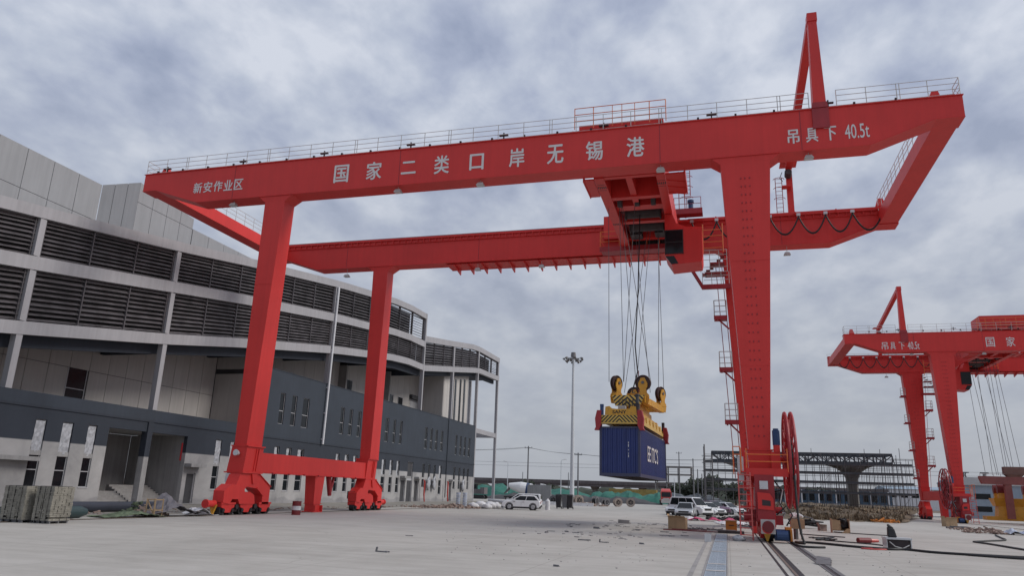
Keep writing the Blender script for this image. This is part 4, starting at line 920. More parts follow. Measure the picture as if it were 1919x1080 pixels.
for x, y, turn in SH:
    # sheaves on the outer corners are turned a quarter round
    th = math.radians(62) if turn else 0.0
    R_ = (lambda v, x=x, y=y, th=th: (x+(v[0]-x)*math.cos(th)-(v[1]-y)*math.sin(th), y+(v[0]-x)*math.sin(th)+(v[1]-y)*math.cos(th), v[2]))
    a = MB(R_); pr = [(x-.27, 7.74), (x+.27, 7.74), (x+.34, 8.0), (x+.34, 8.3), (x+.20, 8.45), (x+.20, 8.62), (x+.29, 8.8), (x+.29, 9.0), (x+.12, 9.36), (x-.12, 9.36), (x-.29, 9.0), (x-.29, 8.8), (x-.20, 8.62), (x-.20, 8.45), (x-.34, 8.3), (x-.34, 8.0)]
    a.prism(pr, 'y', y-.23, y-.16); a.prism(pr, 'y', y+.16, y+.23); a.box(x-.24, x+.24, y-.159, y+.159, 7.8, 8.4); a.box(x-.36, x+.36, y-.25, y+.25, 8.13, 8.2); o = a.build('sheave_bracket', 'yellow', spd)
    a = MB(R_); a.cyl((x, y-.07, 9.05), (x, y+.07, 9.05), .45, n=26); a.ring((x, y-.09, 9.05), .47, .045, 'y', 26, 6); a.ring((x, y+.09, 9.05), .47, .045, 'y', 26, 6); a.cyl((x, y-.12, 9.05), (x, y+.12, 9.05), .2, n=16); so_ = a.build('sheave', 'sheave', o)
    a = MB(R_); a.cyl((x, y-.28, 9.05), (x, y+.28, 9.05), .1, n=10); a.build('sheave_pin', 'steel', so_)
m = MB(); m.box(XC-.8, XC+.8, 46.0, 56.2, 6.35, 7.1); m.box(XC-.65, XC+.65, 48.2, 54, 7.101, 7.5)
for y0 in (46.2, 55): m.prism([(XC-1.0, 6.7), (XC+1.0, 6.7), (XC+.85, 7.1), (XC-.85, 7.1)], 'y', y0, y0+.5)
m.build('spreader_beam', 'yellow', spd)
m = MB()
for x in (-.98, .98):
    m.box(XC+x-.16, XC+x+.16, 45.9, 56.4, 6.2, 6.42)
    for k in range(6): m.hull([(XC+x-.14, 47+k*1.6, 6.43), (XC+x+.14, 47+k*1.6, 6.43), (XC+x+.14, 48.0+k*1.6, 6.43), (XC+x-.14, 48.0+k*1.6, 6.43)], [(XC+x-.1, 47.2+k*1.6, 6.8), (XC+x+.1, 47.2+k*1.6, 6.8), (XC+x+.1, 47.7+k*1.6, 6.9), (XC+x-.1, 47.7+k*1.6, 6.9)])
m.build('telescopic_rail', 'yellow2', spd)
for y0, y1, f in ((44.95, 45.35, 44.95), (56.85, 57.25, 56.85)):
    m = MB(); m.hull([(XC-1.15, y0, 6.1), (XC+1.15, y0, 6.1), (XC+1.15, y1, 6.1), (XC-1.15, y1, 6.1)], [(XC-1.1, y0, 6.62), (XC+1.1, y0, 6.62), (XC+1.1, y1, 6.62), (XC-1.1, y1, 6.62)]); m.build('end_beam', 'yellow2', spd)
    if y0 < 50:
        m = MB(); m.box(XC-1.08, XC+1.12, y0-.02, y0-.003, 6.2, 6.6); m.build('hazard_panel', 'haz2', spd)
        m = MB(); m.prism([(XC-.88, 6.63), (XC+1.06, 6.63), (XC+1.0, 7.12), (XC+.7, 7.16), (XC+.6, 6.98), (XC-.15, 6.98), (XC-.45, 7.02), (XC-.6, 7.16), (XC-.85, 7.12)], 'y', y0-.01, y0+.05); o = m.build('name_plate', 'yellow', spd)
        m = MB(); put_text(m, 'SANY', XC-.42, XC+.42, 6.7, 6.9, lambda u, v: (u, y0-.022, v), .03); m.build('lettering', 'black', o)
    for s in (-1, 1):
        x = XC+s*1.22
        m = MB(); m.prism([(x-.12, 6.9), (x+.12, 6.9), (x+.16*1+s*.08, 6.4), (x+.14+s*.05, 5.9), (x+s*.28, 5.72), (x+s*.02, 5.72), (x-.12, 6.0)] if s > 0 else [(x-.12, 6.9), (x+.12, 6.9), (x+.12, 6.0), (x-.02, 5.72), (x-.28, 5.72), (x-.19, 5.9), (x-.24, 6.4)], 'y', y0-.14, y0+.3); m.build('corner_flipper', 'reddark', spd)
        m = MB(); m.cyl((x-s*.14, y0+.1, 6.62), (x-s*.14, y0+.1, 7.12), .11, n=10); m.box(x-s*.14-.1, x-s*.14+.1, y0, y0+.2, 7.12, 7.28); m.build('flipper_motor', 'bluem' if s < 0 else 'dark', spd)
m = MB(); m.box(XC-.35, XC+.1, 46.4, 46.9, 7.12, 7.35); m.build('control_box', 'galv', spd)
each('valve_block', 'dark', spd, [(XC+.62, XC+.86, 46.8, 47.4, 7.11, 7.55), (XC+.2, XC+.5, 47.3, 47.7, 7.11, 7.4), (XC+.55, XC+.8, 50.4, 51.4, 8.21, 8.5), (XC-.8, XC-.5, 50.6, 51.2, 8.21, 8.45)])
for k in range(5):
    m = MB(); m.tube([(XC-.5+k*.22, 48.1, 8.1), (XC-.46+k*.22, 47.35, 7.75), (XC-.4+k*.2, 47.2, 7.3), (XC-.3+k*.2, 46.9, 7.12)], .03, 6); m.build('hydraulic_hose', 'hose', spd)
m = MB(); m.cyl((XC+.75, 47.1, 7.55), (XC+.75, 47.1, 8.05), .1, n=10); m.cyl((XC+.75, 47.1, 8.05), (XC+.75, 47.1, 8.15), .13, n=10); m.build('slewing_motor', 'truss', spd)
m = MB(); m.cyl((XC+.2, 51.2, 8.75), (XC+.2, 51.2, 10.3), .035, n=6); m.build('cable_guide', 'drumred', spd)
# hoist ropes
top_pts = [(-7.0, 48.4), (-6.35, 48.5), (-5.3, 48.4), (-4.4, 48.4), (-6.6, 53.9), (-5.6, 53.8), (-4.7, 53.8), (-4.05, 53.8)]
rp = [(( -7.2, 48.5), (-7.2, 48.5)), ((-6.45, 48.5), (-6.25, 48.5)), ((-6.3, 48.5), (-4.5, 48.5)), ((-6.35, 48.6), (-5.45, 48.5)), ((-5.35, 48.5), (-6.25, 48.6)),
      ((-5.0, 54), (-6.9, 54)), ((-6.0, 54), (-5.05, 54)), ((-4.3, 54), (-4.1, 54.2)), ((-4.8, 54), (-6.1, 54.1)), ((-4.2, 54), (-4.45, 53.8))]
tr1 = [o for o in bpy.data.objects if o.name == 'crane_trolley'][0]
for (xa, ya), (xb, yb_) in rp:
    m = MB(); m.cyl((xa, ya, 21.9), (xb, yb_, 9.15), .02, n=6); m.build('hoist_rope', 'rope', tr1)
m = MB(); m.tube([(-5.3, 51, 21.8), (-5.5, 51, 16), (-5.75, 51, 12), (-5.6, 51, 10.2), (-6.0, 51, 8.75)], .045); m.build('hose', 'hose', tr1)
# container
ct = thing('shipping_container', (XC, 51.1, 3.05), 'dark blue corrugated shipping container hanging from the yellow spreader', 'container')
x0, x1, y0, y1, z0, z1 = XC-1.22, XC+1.22, 45.0, 57.19, 3.05, 5.95
def corr(n, amp, a, b):
    pts = []; st = (b-a)/n
    for i in range(n):
        q = a+i*st; pts += [(q, 0), (q+st*.30, 0), (q+st*.42, amp), (q+st*.88, amp)]
    pts.append((b, 0)); return pts
m = MB(); p = corr(8, .05, x0+.12, x1-.12)
for (a, da), (b, db) in zip(p, p[1:]): m.add([(a, y0+.03+da, z0+.18), (b, y0+.03+db, z0+.18), (b, y0+.03+db, z1-.1), (a, y0+.03+da, z1-.1)], [[0, 1, 2, 3]])
m.build('end_wall', 'blue', ct)
m = MB(); p = corr(42, .045, y0+.12, y1-.12)
for xx, s in ((x1-.02, -1), (x0+.02, 1)):
    for (a, da), (b, db) in zip(p, p[1:]): m.add([(xx+s*da, a, z0+.18), (xx+s*db, b, z0+.18), (xx+s*db, b, z1-.1), (xx+s*da, a, z1-.1)], [[0, 1, 2, 3]])
m.box(x0+.05, x1-.05, y0+.1, y1-.1, z1-.08, z1-.03); m.build('side_wall', 'blue', ct)
m = MB(); m.box(x0+.1, x1-.1, y0+.15, y1-.15, z0+.12, z0+.17); m.box(x0+.1, x1-.1, y1-.1, y1-.04, z0+.1, z1-.1)
for k in range(28): m.box(x0+.14, x1-.14, y0+.4+k*.42, y0+.46+k*.42, z0+.02, z0+.118)
m.build('underframe', 'dark', ct)
for x in (x0, x1-.13):
    for y in (y0, y1-.14):
        m = MB(); m.box(x, x+.13, y, y+.14, z0, z1); m.build('corner_post', 'cgrey', ct)
m = MB()
for x in (x0+.01, x1-.13): m.box(x, x+.12, y0+.141, y1-.141, z0, z0+.18); m.box(x, x+.12, y0+.141, y1-.141, z1-.1, z1-.01)
for y in (y0+.005, y1-.12): m.box(x0+.131, x1-.131, y, y+.11, z0, z0+.18); m.box(x0+.131, x1-.131, y, y+.11, z1-.1, z1-.01)
m.build('frame_rail', 'cgrey', ct)
m = MB()
put_text(m, "EE ITC'S", 47.9, 52.6, 4.05, 5.05, lambda u, v: (x1+.012, u, v), .012, 0, 0, -1); m.build('lettering', 'white', ct)
m = MB()
for k, h in enumerate((.1, .16, .06, .06, .14)): m.box(x0+1.72, x0+1.76, y0+.015, y0+.022, 4.95-k*.2, 4.95-k*.2+h)
m.build('number_marks', 'white', ct)
for o_ in (ct, spd): o_.location.x += .29; o_.rotation_euler.z = -.047      # the load hangs slightly skewed
# ------------------------------------------------------------------ rails, drain, cable trench
def strip(name, x0, x1, y0, y1, z, mt):
    o = MB().add([(x0, y0, z), (x1, y0, z), (x1, y1, z), (x0, y1, z)], [[0, 1, 2, 3]]).build(name, mt); tag(o, kind='structure'); return o
for i, (x, yy) in enumerate(((1.78, 200), (-29.8, 200), (27.72, 200))):
    base = (x, 20, 0)
    t = thing('crane_rail', base, ('steel crane rail sunk in its dark groove right of the grated drain', 'steel crane rail in the concrete along the grey navy building', 'steel crane rail in the concrete under the distant crane')[i], 'rail', 'crane rails set in the concrete')
    m = MB()
    for a, b in ((-.34, -.25), (-.005, .19)): m.add([(x+a, -20, .004), (x+b, -20, .004), (x+b, yy, .004), (x+a, yy, .004)], [[0, 1, 2, 3]])
    m.build('rail_groove', 'black', t)
    m = MB(); m.box(x-.075, x-.006, -20, yy, .0, .03); m.build('rail_head', 'railtop', t)
t = thing('cable_trench', (2.9, 30, 0), 'narrow cable trench with steel edges right of the crane rail', 'trench')
m = MB(); m.add([(2.82, -10, .004), (2.93, -10, .004), (2.93, 60, .004), (2.82, 60, .004)], [[0, 1, 2, 3]]); m.build('trench_bottom', 'dark', t)
m = MB(); m.box(2.94, 3.08, -10, 60, 0, .02); m.box(2.76, 2.82, -10, 60, 0, .015); m.build('trench_edge', 'steel', t)
m = MB()
for k in range(3): m.hull([(2.7+k*.12, 27.5+k*.95, .012), (3.15+k*.12, 27.4+k*.95, .012), (3.2+k*.12, 28.25+k*.95, .05), (2.75+k*.12, 28.3+k*.95, .09)], [(2.7+k*.12, 27.5+k*.95, .03), (3.15+k*.12, 27.4+k*.95, .03), (3.2+k*.12, 28.25+k*.95, .07), (2.75+k*.12, 28.3+k*.95, .11)])
m.build('lifted_cover_plate', 'steel', t)
t = thing('drain_channel', (-.41, 30, 0), 'blue-grey grated drain channel running across the concrete towards the crane', 'drain')
m = MB(); m.add([(-.70, -10, .004), (-.12, -10, .004), (-.12, 47, .004), (-.70, 47, .004)], [[0, 1, 2, 3]]); m.build('channel', 'dark', t)
m = MB(); m.box(-.75, -.70, -10, 47, 0, .02); m.box(-.12, -.07, -10, 47, 0, .02); m.build('channel_edge', 'conc', t)
gm = MB()
for k in range(12): gm.box(-.69, -.13, k*.075, k*.075+.056, .008, .02)
gm.box(-.69, -.66, 0, .885, .0202, .024); gm.box(-.16, -.13, 0, .885, .0202, .024); gm.box(-.42, -.40, 0, .885, .0202, .024)
g0 = None; random.seed(11)
for k in range(60):
    y = -8+k*.9
    if g0 is None:
        g0 = gm.build('grate', 'grate', t); g0.location = (0, y-30+30, 0); c = g0
    else:
        c = g0.copy(); COL.objects.link(c); c.parent = t
    c.location = (0, y, random.uniform(0, .006))
m = MB()
pass
each('cover_sheet', 'galv', t, [(-.68, -.14, 3+k*1.16, 3.3+k*1.16, .031, .037) for k in (2, 5, 9, 12, 17, 19, 24, 30, 33, 37)])
strip('slab_joint_strip', -1.12, -.98, -10, 60, .004, 'conc')
# ------------------------------------------------------------------ cars
def car(loc, rz, paint, label, Lg=4.4, Wd=1.82, H=1.62, kind='suv', group=None):
    t = thing('parked_car' if kind != 'van' else 'parked_van', loc, label, 'van' if kind == 'van' else 'car', group)
    t.rotation_euler = (0, 0, rz)
    BASE[t.name] = Vector((0, 0, 0))      # parts in the car's own axes: +x is the front
    h = Lg/2; s = H/1.62
    if kind == 'van':
        low_ = [(-h, .45), (-h, .95), (-h+.05, 1.12), (h-1.0, 1.1), (h-.25, 1.0), (h, .8), (h, .38), (h-.2, .28), (-h+.2, .28)]
        gh = [(-h+.06, 1.12), (-h+.12, H-.12), (-h+.35, H), (h-2.0, H), (h-1.7, H-.05), (h-.85, 1.1)]
    elif kind == 'sedan':
        low_ = [(-h, .45), (-h, .85*s), (-h+.08, .98*s), (h-1.3, .95*s), (h-.25, .82*s), (h, .62*s), (h, .36), (h-.2, .22), (-h+.2, .22)]
        gh = [(-h+.45, .98*s), (-h+1.05, H-.03), (-h+1.4, H), (h-2.3, H), (h-2.05, H-.03), (h-1.15, .95*s)]
    else:
        low_ = [(-h, .5), (-h+.02, .92*s), (-h+.12, 1.05*s), (h-1.25, 1.02*s), (h-.3, .92*s), (h-.03, .72*s), (h, .42), (h-.2, .26), (-h+.2, .28)]
        gh = [(-h+.12, 1.05*s), (-h+.50, H-.10), (-h+.75, H-.03), (h-2.3, H), (h-2.0, H-.05), (h-1.05, 1.0*s)]
    w2 = Wd/2; n = len(low_)
    m = MB()
    sec = [(-w2, .93), (-w2*.97, 1.0), (w2*.97, 1.0), (w2, .93)]
    def section(poly, yy, k): return [(x*k, yy, .25+(z-.25)*(.5+.5*k)) for x, z in poly]
    A, Bm, Cm, D = section(low_, -w2, .965), section(low_, -w2*.86, 1), section(low_, w2*.86, 1), section(low_, w2, .965)
    vs = A+Bm+Cm+D; fs = [list(range(n)), [3*n+i for i in range(n)][::-1]]
    for b in (0, n, 2*n):
        for i in range(n): fs.append([b+i, b+n+i, b+n+(i+1) % n, b+(i+1) % n])
    m.add(vs, fs)
    g_ = len(gh); wb, wt = w2*.93, w2*.74; zlo = min(z for _, z in gh)
    def gw(z): return wb+(wt-wb)*(z-zlo)/(H-zlo)
    m.add([(x, -gw(z), z) for x, z in gh]+[(x, gw(z), z) for x, z in gh], [list(range(g_)), [g_+i for i in range(g_)][::-1]]+[[i, g_+i, g_+(i+1) % g_, (i+1) % g_] for i in range(g_)])
    body = m.build('body', paint, t)
    bv = body.modifiers.new('soft_edges', 'BEVEL'); bv.width = .05; bv.segments = 2; bv.limit_method = 'ANGLE'
    m = MB()      # side glass, windscreen, rear glass
    b0, b1, tf, tb = gh[0], gh[-1], gh[-2], gh[1]
    def lerp(a, b, k): return a+(b-a)*k
    zl, zh = zlo+.05, H-.12
    def edge(a, b, z): return lerp(a[0], b[0], (z-a[1])/(b[1]-a[1]))
    for sy in (-1, 1):
        xr0 = edge(gh[0], gh[1], zl)+.12; xr1 = edge(gh[0], gh[1], min(zh, gh[1][1]))+.22; xf1 = edge(gh[-2], gh[-1], zh)-.12; xf0 = edge(gh[-2], gh[-1], zl)-.12
        cuts = [0, .5, 1] if kind != 'van' else [0, .36, .70, 1]
        for a, b in zip(cuts, cuts[1:]):
            q = [(lerp(xr0, xf0, a)+.03, zl), (lerp(xr0, xf0, b)-.03, zl), (lerp(xr1, xf1, b)-.03, zh), (lerp(xr1, xf1, a)+.03, zh)]
            m.add([(x, sy*(gw(z)+.012), z) for x, z in q], [[0, 1, 2, 3]])
    for a, b, o in ((gh[-1], gh[-2], .02), (gh[0], gh[1], -.02)):
        z0_, z1_ = lerp(a[1], b[1], .08), lerp(a[1], b[1], .95); xa, xb = lerp(a[0], b[0], .08)+o, lerp(a[0], b[0], .95)+o
        m.add([(xa, -gw(z0_)+.07, z0_), (xa, gw(z0_)-.07, z0_), (xb, gw(z1_)-.07, z1_), (xb, -gw(z1_)+.07, z1_)], [[0, 1, 2, 3]])
    m.build('windows', 'glass', t)
    R = .33 if kind != 'suv' else .36
    for sx_ in (-h+.85, h-.88):
        for sy in (-1, 1):
            m = MB(); m.cyl((sx_, sy*(w2-.20), R), (sx_, sy*(w2+.012), R), R, n=20); wh = m.build('wheel', 'black', t)
            m = MB(); m.cyl((sx_, sy*(w2+.013), R), (sx_, sy*(w2+.03), R), R*.66, R*.60, 16); m.build('rim', 'rim', wh)
            m = MB(); m.ring((sx_, sy*(w2-.035), R), R+.05, .05, 'y', 20, 6)
            m.build('wheel_arch', 'black', t)
    for sy in (-1, 1):
        m = MB(); m.hull([(h-.5, sy*w2*.92, .66*s), (h-.06, sy*w2*.62, .62*s), (h-.1, sy*w2*.62, .78*s), (h-.5, sy*w2*.92, .84*s)], [(h-.48, sy*(w2*.97), .66*s), (h+.0, sy*w2*.66, .62*s), (h-.06, sy*w2*.66, .78*s), (h-.48, sy*(w2*.97), .84*s)]); m.build('headlight', 'lampglass', t)
        m = MB(); m.box(-h-.01, -h+.1, min(sy*w2*.6, sy*w2*.9), max(sy*w2*.6, sy*w2*.9), .72*s, .92*s); m.build('tail_light', 'taillight', t)
        m = MB(); m.box(h-1.55, h-1.35, min(sy*(w2-.02), sy*(w2+.17)), max(sy*(w2-.02), sy*(w2+.17)), zlo+.02, zlo+.17); m.build('door_mirror', paint, t)
    m = MB(); m.box(h-.12, h+.015, -w2*.55, w2*.55, .52*s, .70*s); m.build('grille', 'black', t)
    m = MB(); m.box(-h-.015, h+.02, -w2*.8, w2*.8, .22, .42); m.box(-h+1.25, h-1.3, -w2-.005, w2+.005, .2, .36); m.build('lower_trim', 'black', t)
    m = MB()
    for sy in (-1, 1):
        m.box(-.02, -.005, min(sy*(w2+.0), sy*(w2+.006)), max(sy*(w2), sy*(w2+.006)), .42, zlo-.06)
        for xh in (-.25, .75): m.box(xh-.1, xh+.1, min(sy*w2, sy*(w2+.03)), max(sy*w2, sy*(w2+.03)), zlo-.16, zlo-.12)
    m.build('door_handle', 'steel', t)
    return t
YAWS = math.pi
car((-22.3, 83.6, 0), math.pi+.22, 'carwhite', 'white sport utility car parked alone beside the dark bins', 4.35, 1.82, 1.62, 'suv')
car((-24.2, 91.5, 0), math.pi+.15, 'carwhite', 'white car mostly hidden behind the white sport utility car', 4.6, 1.82, 1.75, 'van')
car((-4.22, 81.6, 0), -math.pi/2-.05, 'carsilver', 'silver sedan facing the camera at the front left of the parked group', 4.5, 1.8, 1.46, 'sedan')
car((-4.0, 88.2, 0), -.75, 'carwhite', 'white van with a long row of side windows behind the silver sedan', 5.2, 1.85, 2.0, 'van')
car((-2.35, 93.6, 0), -.8, 'carwhite', 'white car between the white van and the plum car', 4.5, 1.8, 1.5, 'sedan')
car((-1.9, 98.8, 0), -.75, 'carplum', 'dark plum car behind the white cars', 4.6, 1.8, 1.66, 'suv')
car((-.15, 103.5, 0), -.7, 'carwhite', 'white sedan at the right end of the parked group', 4.6, 1.8, 1.48, 'sedan')
car((-5.5, 90.0, 0), -math.pi/2-.25, 'carwhite', 'white hatchback half hidden left of the silver sedan', 4.2, 1.75, 1.5, 'suv')
car((42.0, 112, 0), 2.9, 'carblack', 'dark car parked under the pale blue shed at the right', 4.6, 1.8, 1.46, 'sedan')
# ------------------------------------------------------------------ left foreground: paver bales, pipes, junk
def bale(x0, x1, y0, y1, h, label):
    t = thing('paver_bale', ((x0+x1)/2, (y0+y1)/2, 0), label, 'paver bale', 'bales of grey pavers at the left edge'); rnd = random.Random(int(abs(x0)*10))
    m = MB(); nx = max(2, round((x1-x0)/.2)); nz = round(h/.08); ny = max(2, round((y1-y0)/.2))
    for j in range(nz):
        z = .12+j*(h-.12)/nz; dz = (h-.12)/nz
        if j == 1:
            for i in range(nx):
                if i % 3 != 1: m.box(x0+(x1-x0)*i/nx+.01, x0+(x1-x0)*(i+1)/nx-.01, y0, y1, z+.006, z+dz)
            continue
        for i in range(nx):
            for k in range(ny):
                if 0 < i < nx-1 and 0 < k < ny-1 and j < nz-1: continue
                e = rnd.uniform(.004, .014); o = rnd.uniform(-.012, .012)
                m.box(x0+(x1-x0)*i/nx+e+o, x0+(x1-x0)*(i+1)/nx-.004+o, y0+(y1-y0)*k/ny+.004+o, y0+(y1-y0)*(k+1)/ny-e+o, z+.004, z+dz-.004+rnd.uniform(-.004, .004))
    m.box(x0+.1, x1-.1, y0+.1, y1-.1, .12, h-.1)
    m.build('paver_block', 'brick', t)
    m = MB()
    for k in range(3): m.box(x0+.04, x1-.04, y0+.08+(y1-y0-.2)*k/2, y0+.14+(y1-y0-.2)*k/2, .0, .094)
    m.box(x0+.02, x1-.02, y0+.02, y1-.02, .095, .115); m.build('pallet', 'pole', t)
    m = MB()
    for k in (.2, .5, .8): x = x0+(x1-x0)*k; m.box(x-.004, x+.004, y0-.016, y1+.016, .02, h+.012)
    m.build('strap', 'black', t)
bale(-30.35, -29.12, 26.3, 27.4, 1.52, 'bale of grey pavers strapped on a pallet, nearest the left edge of the photo')
bale(-28.80, -27.85, 26.5, 27.6, 1.54, 'bale of grey pavers strapped on a pallet next to the short green pipe')
m = MB(); m.cyl((-36.2, 32.5, .3), (-35.4, 41.5, .3), .30, n=18); m.cyl((-35.4, 41.5, .3), (-35.3, 41.9, .3), .33, n=18); tag(m.build('plastic_pipe', 'navypipe', base=(-36, 36, 0), smooth=False), 'long dark blue pipe lying on the ground before the entrance steps', 'pipe')
m = MB(); m.cyl((-31.3, 27.2, .3), (-31.0, 31.2, .3), .29, n=18); m.cyl((-31.0, 31.2, .3), (-30.9, 31.55, .3), .29, .15, 18); tag(m.build('plastic_pipe', 'darkpipe', base=(-31.2, 29, 0)), 'short thick dark green pipe with a rounded end lying by the paver bales', 'pipe')
def sheet(name, mt, c, nx, ny, lx, ly, hfun, rot, label, cat, seed=1, thick=.02):
    rnd = random.Random(seed); vs = []; fs = []
    for j in range(ny+1):
        for i in range(nx+1):
            u, v = i/nx, j/ny; x = (u-.5)*lx+rnd.uniform(-.04, .04); y = (v-.5)*ly+rnd.uniform(-.04, .04)
            vs.append((c[0]+x*math.cos(rot)-y*math.sin(rot), c[1]+x*math.sin(rot)+y*math.cos(rot), max(.012, hfun(u, v)+rnd.uniform(-.05, .05))))
    for j in range(ny):
        for i in range(nx): a = j*(nx+1)+i; fs.append([a, a+1, a+nx+2, a+nx+1])
    o = MB().add(vs, fs).build(name, mt, base=(c[0], c[1], 0)); sd_ = o.modifiers.new('thickness', 'SOLIDIFY'); sd_.thickness = thick; sd_.offset = 1
    tag(o, label, cat); return o
sheet('felt_sheet', 'tarp', (-30.3, 37.2), 16, 6, 3.6, 1.6, lambda u, v: .75*math.exp(-((u-.42)/.16)**2)*(.3+v)+.22*(1-abs(u-.5)*1.6)+.12, 1.25, 'grey felt sheet thrown over rubbish in front of the porch steps', 'sheet', 4)
sheet('plastic_sheet', 'bag', (-30.4, 39.6), 10, 5, 1.8, 1.1, lambda u, v: .35*math.exp(-((u-.4)/.25)**2)+.04, 1.2, 'crumpled pale plastic sheet on the ground left of the crane buffer', 'sheet', 5)
sheet('debris_net', 'greennet', (-30.5, 33.9), 14, 8, 3.4, 1.7, lambda u, v: .30*math.exp(-((u-.55)/.3)**2)*(1-abs(v-.5))+.03, 1.35, 'olive green netting heap on the ground beside the broken chair frame', 'net', 6)
m = MB(); c = (-30.6, 35.3)
for dx, dy in ((0, 0), (.55, 0), (0, .6), (.55, .6)): m.beam((c[0]+dx, c[1]+dy, 0), (c[0]+dx+.05, c[1]+dy-.08, .95), .06)
for z in (.35, .9): m.beam((c[0], c[1], z), (c[0]+.6, c[1]-.05, z), .05); m.beam((c[0], c[1]+.6, z), (c[0]+.6, c[1]+.55, z), .05); m.beam((c[0], c[1], z), (c[0], c[1]+.6, z), .05); m.beam((c[0]+.55, c[1], z), (c[0]+.55, c[1]+.6, z), .05)
m.beam((c[0], c[1]-.02, .9), (c[0]+.55, c[1]-.02, .1), .05)
tag(m.build('wooden_frame', 'wood', base=(*c, 0)), 'light wooden trestle frame standing in the rubbish by the netting', 'wooden frame')
def heap(name, mt, c, r, n, smin, smax, label, cat, seed, h=.3, long=1.6):
    rnd = random.Random(seed); m = MB()
    for _ in range(n):
        a = rnd.uniform(0, 6.283); q = r*math.sqrt(rnd.random()); x, y = c[0]+q*math.cos(a)*1.0, c[1]+q*math.sin(a)*1.0; s = rnd.uniform(smin, smax); z = max(.02, h*(1-q/r)*rnd.random())
        t = rnd.uniform(0, 3.14); d = Vector((math.cos(t), math.sin(t), rnd.uniform(-.4, .4))).normalized()*s*long; p = Vector((x, y, z+s*.4))
        m.beam(p-d/2, p+d/2, s*rnd.uniform(.5, 1.1), s*rnd.uniform(.3, .9))
    o = m.build(name, mt, base=(c[0], c[1], 0)); tag(o, label, cat, kind='stuff'); return o
def tagheap(*a, **k): o = heap(*a, **k); del o['kind']; return o
tagheap('rubbish_heap', 'rubble', (-31.4, 36.2), 1.2, 60, .06, .2, 'heap of mixed building rubbish behind the wooden trestle frame', 'rubbish', 8, .7)
tagheap('rubbish_heap', 'greennet', (-32.6, 36.8), .8, 30, .1, .3, 'green rubbish piled against the porch pillar', 'rubbish', 9, .9, 1.2)
tagheap('timber_offcuts', 'concd', (-30.5, 28.9), 1.1, 14, .03, .06, 'thin timber offcuts on the ground below the short green pipe', 'timber', 10, .05, 18)
m = MB(); m.prism([(.0, 0), (.9, .25), (.9, .28), (0, .03)], 'y', 40.5, 40.9); o = m.build('barrow_tray', 'dark', base=(0, 40.5, 0)); o.location = (-31.6, 40.5, 0); tag(o, 'dark metal tray leaning on the ground by the crane buffer', 'tray')
# oil drum
t = thing('oil_drum', (-27.6, 45.6, 0), 'oxblood and white banded oil drum standing under the sill beam', 'oil drum')
m = MB(); m.cyl((-27.6, 45.6, 0), (-27.6, 45.6, .30), .29, n=20); m.cyl((-27.6, 45.6, .58), (-27.6, 45.6, .88), .29, n=20)
for z in (.0, .29, .58, .86): m.ring((-27.6, 45.6, z+.01), .29, .015, 'z', 20, 5)
m.build('drum_body', 'drumred', t); m = MB(); m.cyl((-27.6, 45.6, .302), (-27.6, 45.6, .578), .291, n=20); m.build('white_band', 'bag', t)
m = MB(); m.cyl((-27.5, 45.5, .881), (-27.5, 45.5, .91), .04, n=8); m.build('drum_cap', 'steel', t)
# along the far facade: red gas bottles, bags, pipes
for k, (x, y) in enumerate(((-44.3, 108.7), (-44.2, 118.6))):
    m = MB(); m.cyl((x, y, .9), (x, y, 3.0), .12, n=10); m.cyl((x, y+.3, 0), (x, y, .95), .10, n=10); m.cyl((x, y, 3.0), (x, y-.3, 3.15), .1, n=8)
    tag(m.build('red_chute', 'truckred', base=(x, y, 0)), ('red pipe chute leaning on the wall beside the far doorway', 'red pipe chute leaning on the wall under the rainwater pipe')[k], 'chute', 'red chutes on the far wall')
for k, (x, y, z, l) in enumerate(((-44.6, 110.9, 2.6, 'white plastic bundle hanging from the far windows, left one of the first pair'), (-44.6, 113.3, 2.7, 'white plastic bundle hanging from the far windows, right one of the first pair'), (-44.6, 127.2, 2.6, 'white plastic bundle hanging from the farthest window group'))):
    m = MB(); m.blob((x, y, z), .25, .55, .85, 9, 6, .25, rnd=random.Random(k)); m.tube([(x, y-.6, z+.3), (x+.1, y, z+1.0), (x, y+.6, z+.3)], .16, 7)
    tag(m.build('plastic_bundle', 'film', base=(x, y, z-.8), smooth=True), l, 'plastic bundle', 'plastic bundles at the far windows')
tagheap('rubble_heap', 'rubble', (-28.5, 79.5), 2.6, 150, .08, .28, 'low heap of red-brown rubble before the far end of the facade', 'rubble', 21, .45, 1.3)
tagheap('rubble_heap', 'rubble', (-30.6, 76.5), 2.0, 90, .06, .22, 'thin spread of red-brown rubble left of the bucket stack', 'rubble', 22, .25, 1.3)
rnd = random.Random(5)
for k, (x, y, s) in enumerate(((-27.3, 81.5, .5), (-26.7, 82.3, .62), (-26.1, 84.0, .6), (-25.6, 84.6, .55), (-26.6, 84.4, .45), (-25.9, 82.2, .45))):
    m = MB(); m.blob((x, y, s*.62), s*1.1, s*.95, s*.66, 11, 7, .16, rnd=rnd); m.blob((x+.6*s, y+.2, s*.5), s*.7, s*.7, s*.5, 9, 6, .18, rnd=rnd)
    tag(m.build('white_sack', 'bag', base=(x, y, 0), smooth=True), ('white sack at the left end of the sack row', 'large white sack second from the left in the sack row', 'bulging white sack in the middle of the sack row', 'white sack nearest the white sport utility car', 'small white sack behind the sack row', 'small white sack in front of the sack row')[k], 'sack', 'white sacks left of the car')
